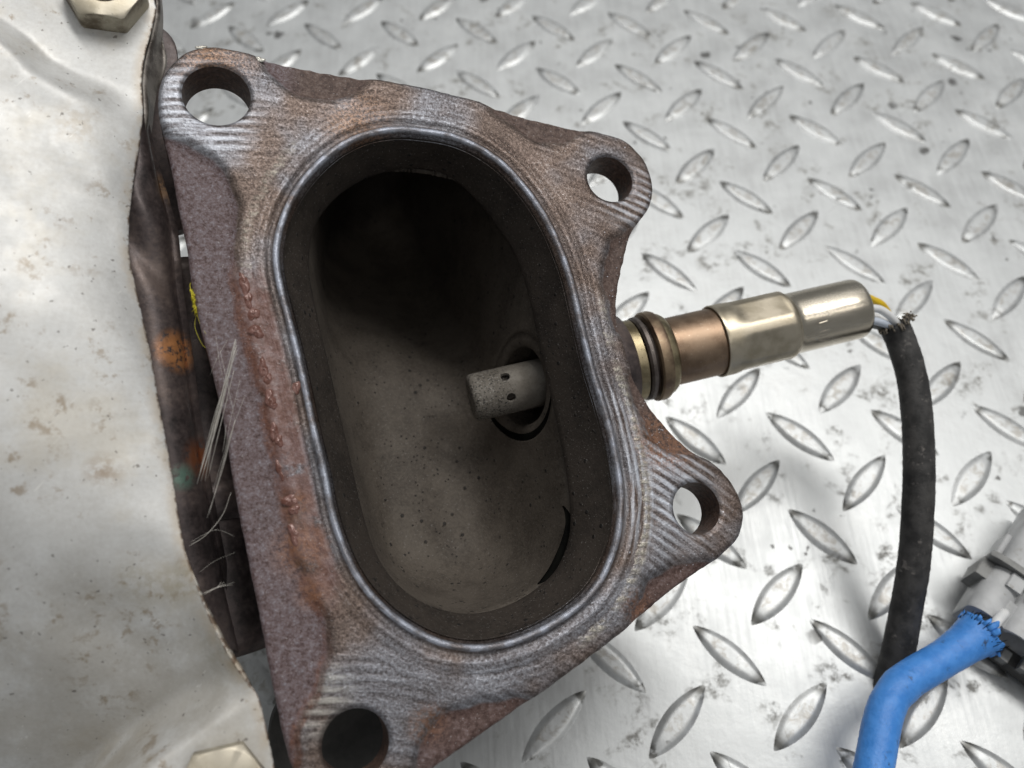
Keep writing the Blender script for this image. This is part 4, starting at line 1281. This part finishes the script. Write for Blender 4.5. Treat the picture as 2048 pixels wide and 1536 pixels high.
# ------------------------------------------------------------------ grey connector with its blue-sleeved lead
cu = at_height(2010, 1262, 12) - at_height(1925, 1218, 12)
CO = at_height(1938, 1180, 0)
yax = at_height(2040, 1040, 12) - at_height(1930, 1215, 12); yax[2] = 0; yax /= np.linalg.norm(yax)
xax = np.array([yax[1], -yax[0], 0.0])
CROT = np.stack([xax, yax, [0, 0, 1.0]], 1)
o_ = at_height(1927, 1213, 12)
CONN = thing('wiring_connector', 'grimy grey plastic wiring connector with a blue-sleeved lead at the right edge', 'connector', [o_[0], o_[1], 0], CROT)
def c2(p):
    """world -> connector frame"""
    return (np.asarray(p) - np.array([o_[0], o_[1], 0])) @ CROT
def prism(section, y0, y1, taper=1.0, hollow=0.0):
    S = np.asarray(section, float)
    cx, cz = S[:, 0].mean(), S[:, 1].mean()
    rings = []
    def rg(y, k):
        return np.column_stack([(S[:, 0] - cx) * k + cx, np.full(len(S), y), (S[:, 1] - cz) * k + cz])
    rings = [rg(y0 + 0.3, 0.965), rg(y0 + 0.0, 0.985) if False else rg(y0 + 0.1, 0.985), rg(y0 + 0.6, 1.0), rg(y1 - 0.6, taper), rg(y1 - 0.1, taper * 0.985), rg(y1, taper * 0.96)]
    V, Fc = loft(rings)
    n = len(S)
    if hollow:
        V = np.vstack([V, rg(y0 + 0.1, 0.84), rg(y0 + 7, 0.80)])
        k = 6 * n
        for i in range(n):
            j = (i + 1) % n
            Fc += [(i, k + i, k + j, j), (k + i, k + n + i, k + n + j, k + j)]
        Fc.append(tuple(range(k + n, k + 2 * n)))
    else:
        Fc.append(tuple(range(n))[::-1])
    Fc.append(tuple(range(5 * n, 6 * n)))
    return V, [f[::-1] for f in Fc]
def lobes(x0, wd, n, z0, z1, amp):
    top = []
    xs = np.linspace(0, wd, 16 * n + 1)
    for x in xs:
        ph = (x / wd * n) % 1
        top.append((x0 + x, z1 - amp + amp * math.sqrt(max(0, math.sin(math.pi * ph)))))
    right = [(x0 + wd, z) for z in np.linspace(z1 - amp - 1, z0 + 1, 6)]
    bot = [(x, z0) for x in np.linspace(x0 + wd - 1, x0 + 1, 16)]
    lf = [(x0, z) for z in np.linspace(z0 + 1, z1 - amp - 1, 6)]
    return top + right + bot + lf
HB = 4.0
V, Fc = prism(lobes(0, 34, 4, HB, HB + 12, 2.6), 0, 13.5, 1.0, 1.0)
mesh_obj('rear_shell', V, Fc, M_grey, CONN, local=True, sharp=40)
V, Fc = prism(lobes(-2.2, 38, 3, HB - 1, HB + 14.2, 1.0), 13.2, 15.0)
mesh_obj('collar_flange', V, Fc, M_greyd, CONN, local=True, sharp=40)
V, Fc = prism(lobes(0.8, 33, 3, HB, HB + 13.2, 2.2), 15.0, 38)
mesh_obj('front_shell', V, Fc, M_grey, CONN, local=True, sharp=40)
def cbox(x0, x1, y0, y1, z0, z1):
    b = 0.25
    S = [(x0 + b, z0), (x1 - b, z0), (x1, z0 + b), (x1, z1 - b), (x1 - b, z1), (x0 + b, z1), (x0, z1 - b), (x0, z0 + b)]
    return prism(S[::-1], y0, y1)
for k in range(4):
    V, Fc = cbox(9.5, 27, 9.2 + k * 1.05, 9.75 + k * 1.05, HB + 11, HB + 12.9)
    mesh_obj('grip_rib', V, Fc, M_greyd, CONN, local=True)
V, Fc = cbox(4.2, 8.0, 9.0, 13.3, HB + 9.5, HB + 12.8)
mesh_obj('latch', V, Fc, M_grey, CONN, local=True, sharp=40)
V, Fc = cbox(-2.5, 1.0, 8.5, 13.4, HB + 2, HB + 10.5)
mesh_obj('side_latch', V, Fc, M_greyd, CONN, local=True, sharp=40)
V, Fc = cbox(-0.6, 1.6, 15.5, 24, HB + 2, HB + 9)
mesh_obj('side_rail', V, Fc, M_grey, CONN, local=True, sharp=40)
# dark seal block and a bent tab behind the blue lead
V, Fc = cbox(12, 33, -2.8, 1.0, HB - 2.0, HB + 2.5)
mesh_obj('seal_block', V, Fc, mat_plain('dark_seal', (0.035, 0.035, 0.034), (0.06, 0.058, 0.055), 0.55), CONN, local=True, sharp=40)
for k, (x0, x1, y0, y1, z) in enumerate(((13.0, 15.2, -3.5, -0.5, 8.0), (17.5, 19.5, -3.0, 1.0, 9.0))):
    V, Fc = cbox(x0, x1, y0, y1, z - 3, z)
    mesh_obj('terminal_tab', V, Fc, M_greyd, CONN, local=True, sharp=40)
V, Fc = tube(spline([at_height(1975, 1268, 16), at_height(1988, 1252, 17), at_height(1996, 1240, 17), at_height(2010, 1225, 15)], 12), 1.15, 12)
mesh_obj('wire', V, Fc, M_white, CONN)
BL = [(1960, 1266, 14.5), (1938, 1282, 14.6), (1897, 1311, 15.0), (1850, 1339, 15.5), (1806, 1366, 16.0), (1780, 1396, 16.5), (1765, 1438, 17), (1755, 1495, 17.5), (1744, 1555, 18), (1728, 1650, 18.5)]
bp = spline([at_height(*p) for p in BL], 120)
for _ in range(60):
    bp[1:-1] = 0.5 * bp[1:-1] + 0.25 * (bp[:-2] + bp[2:])
tt = np.linspace(0, 1, 120)
rad = np.interp(tt, [0, .03, .09, .2, .5, 1], [5.6, 5.1, 4.5, 4.1, 4.1, 4.15])
kink = 0.035 * np.exp(-((tt - 0.44) / 0.03) ** 2) - 0.03 * np.exp(-((tt - 0.50) / 0.03) ** 2)
V, Fc = tube(bp, rad * (1 + kink), 48, cap=False, rough=0.006)
wv = np.convolve(np.tile(rng.normal(0, 1, 48), 3), [.25, .5, .25], 'same')[48:96]
V[:48] += np.outer(wv * 0.75, bp[0] - bp[6]) / np.linalg.norm(bp[0] - bp[6]) + rng.normal(0, 0.12, (48, 3))
ob = mesh_obj('blue_sleeve', V, Fc, M_blue, CONN)
md = ob.modifiers.new('thickness', 'SOLIDIFY'); md.thickness = 0.0009; md.offset = -1
# the cut end splits into curled shreds
md0 = bp[0] - bp[4]; md0 /= np.linalg.norm(md0)
sh = []
for k in range(10):
    i = int(rng.uniform(0, 48)) % 48
    a = V[48 * 2 + i]
    e = V[i]
    outw = e - bp[0]; outw /= np.linalg.norm(outw)
    tang = np.cross(md0, outw)
    ln = rng.uniform(0.4, 1.7)
    P = np.array([a, e, e + md0 * ln * 0.5 + outw * rng.uniform(0, .7), e + md0 * ln * 0.9 + outw * rng.uniform(-.4, 1.1) + tang * rng.uniform(-.6, .6)])
    sh.append(tube(P, np.array([0.5, 0.6, 0.5, 0.15]) * rng.uniform(0.7, 1.6), 6, True, 0.4))
SV, SF = join(sh)
so = mesh_obj('shred', SV, SF, M_blue, CONN)
so['kind'] = 'stuff'
dk = []
for k in range(44):
    i = rng.integers(0, 48)
    a = V[48 * rng.integers(1, 5) + i]
    outw = a - bp[2]; outw -= md0 * (outw @ md0); outw /= np.linalg.norm(outw)
    b = a + md0 * rng.uniform(0.8, 2.2) + outw * 0.35 + rng.normal(0, .25, 3)
    dk.append(tube(np.array([a + outw * 0.05, (a + b) / 2 + outw * 0.1, b]), [0.06, 0.1, 0.05], 5))
DV, DF = join(dk)
so = mesh_obj('dark_thread', DV, DF, M_dark, CONN)
so['kind'] = 'stuff'

# ------------------------------------------------------------------ loose fibres caught on the flange edge
def strand(pts, r):
    P = spline([f2w(fl(*p)) for p in pts], 14)
    return tube(P, np.interp(np.linspace(0, 1, 14), [0, .5, 1], [r * .7, r, r * .6]), 5)
st = []
for (a, b, r) in (((471, 678, 2.2), (394, 968, -3.5), .085), ((473, 690, 2.0), (402, 962, -3.2), .075), ((469, 700, 2.2), (398, 955, -3), .06), ((466, 720, 2), (410, 962, -3), .06),
                  ((472, 683, 2.4), (405, 950, -2.6), .07), ((474, 700, 1.2), (400, 940, -3.8), .05), ((468, 740, 1.6), (416, 955, -3), .05),
                  ((470, 840, 1.2), (414, 1036, -4), .055), ((468, 848, 1.2), (418, 1030, -4), .05), ((490, 790, 0.6), (425, 985, -3), .03), ((440, 700, 1), (470, 840, 1.0), .03),
                  ((432, 672, .8), (450, 770, 1.2), .025), ((480, 760, .4), (450, 900, 0.5), .025), ((455, 680, .6), (420, 750, -1), .03), ((452, 850, .4), (445, 905, -1), .04)):
    A, B = np.array(a), np.array(b)
    mid_ = (A + B) / 2 + np.array([rng.uniform(-6, 6), rng.uniform(-4, 4), rng.uniform(0.2, 0.9)])
    st.append(strand([tuple(A), tuple(mid_), tuple(B)], r))
V, Fc = join(st)
tag(mesh_obj('fibre_wisp', V, Fc, M_fibre), 'wisp of pale straight glass fibres caught over the left flange edge', 'fibres')
st = [strand([(378, 1092, -6), (412, 1070, -6), (445, 1030, -5), (462, 985, -4)], .06), strand([(380, 1085, -6), (430, 1060, -6), (468, 1072, -5)], .025), strand([(398, 1145, -7), (430, 1122, -7), (470, 1105, -6)], .02)]
V, Fc = join(st)
tag(mesh_obj('fibre_wisp', V, Fc, M_fibre), 'thin curved fibre strands lying in the dark gap low beside the shield', 'fibres')
st = []
for k in range(6):
    st.append(strand([(408 + rng.uniform(-3, 3), 1188 + rng.uniform(-3, 3), -8), (432, 1177 + rng.uniform(-3, 3), -8), (450 + rng.uniform(-15, 20), 1168 + rng.uniform(-5, 4), -8)], .03))
V, Fc = join(st)
tag(mesh_obj('fibre_wisp', V, Fc, M_fibre), 'short bright fibre bundle at the lower shield edge, lowest of the wisps', 'fibres')
st = []
for k in range(60):
    t = rng.uniform(0, 1)
    cxp, cyp = 384 + 8 * t, 585 + 38 * t
    st.append(strand([(cxp + rng.normal(0, 1.6), cyp + rng.normal(0, 3), -2 + rng.normal(0, .4)), (cxp + rng.normal(0, 1.8), cyp + rng.normal(0, 3), -1.6 + rng.normal(0, .4)), (cxp + rng.normal(0, 2.2), cyp + rng.normal(0, 6), -2 + rng.normal(0, .4))], .09))
st += [strand([(383, 588, -2), (380, 572, -2), (381, 566, -2)], .07), strand([(393, 628, -2), (390, 655, -2.5), (405, 690, -2.5), (414, 696, -2)], .035), strand([(394, 630, -2), (401, 650, -2), (412, 668, -1)], .03)]
V, Fc = join(st)
tag(mesh_obj('fluff_tuft', V, Fc, M_fluff), 'small yellow thread of fluff stuck in the gap left of the flange', 'fluff')
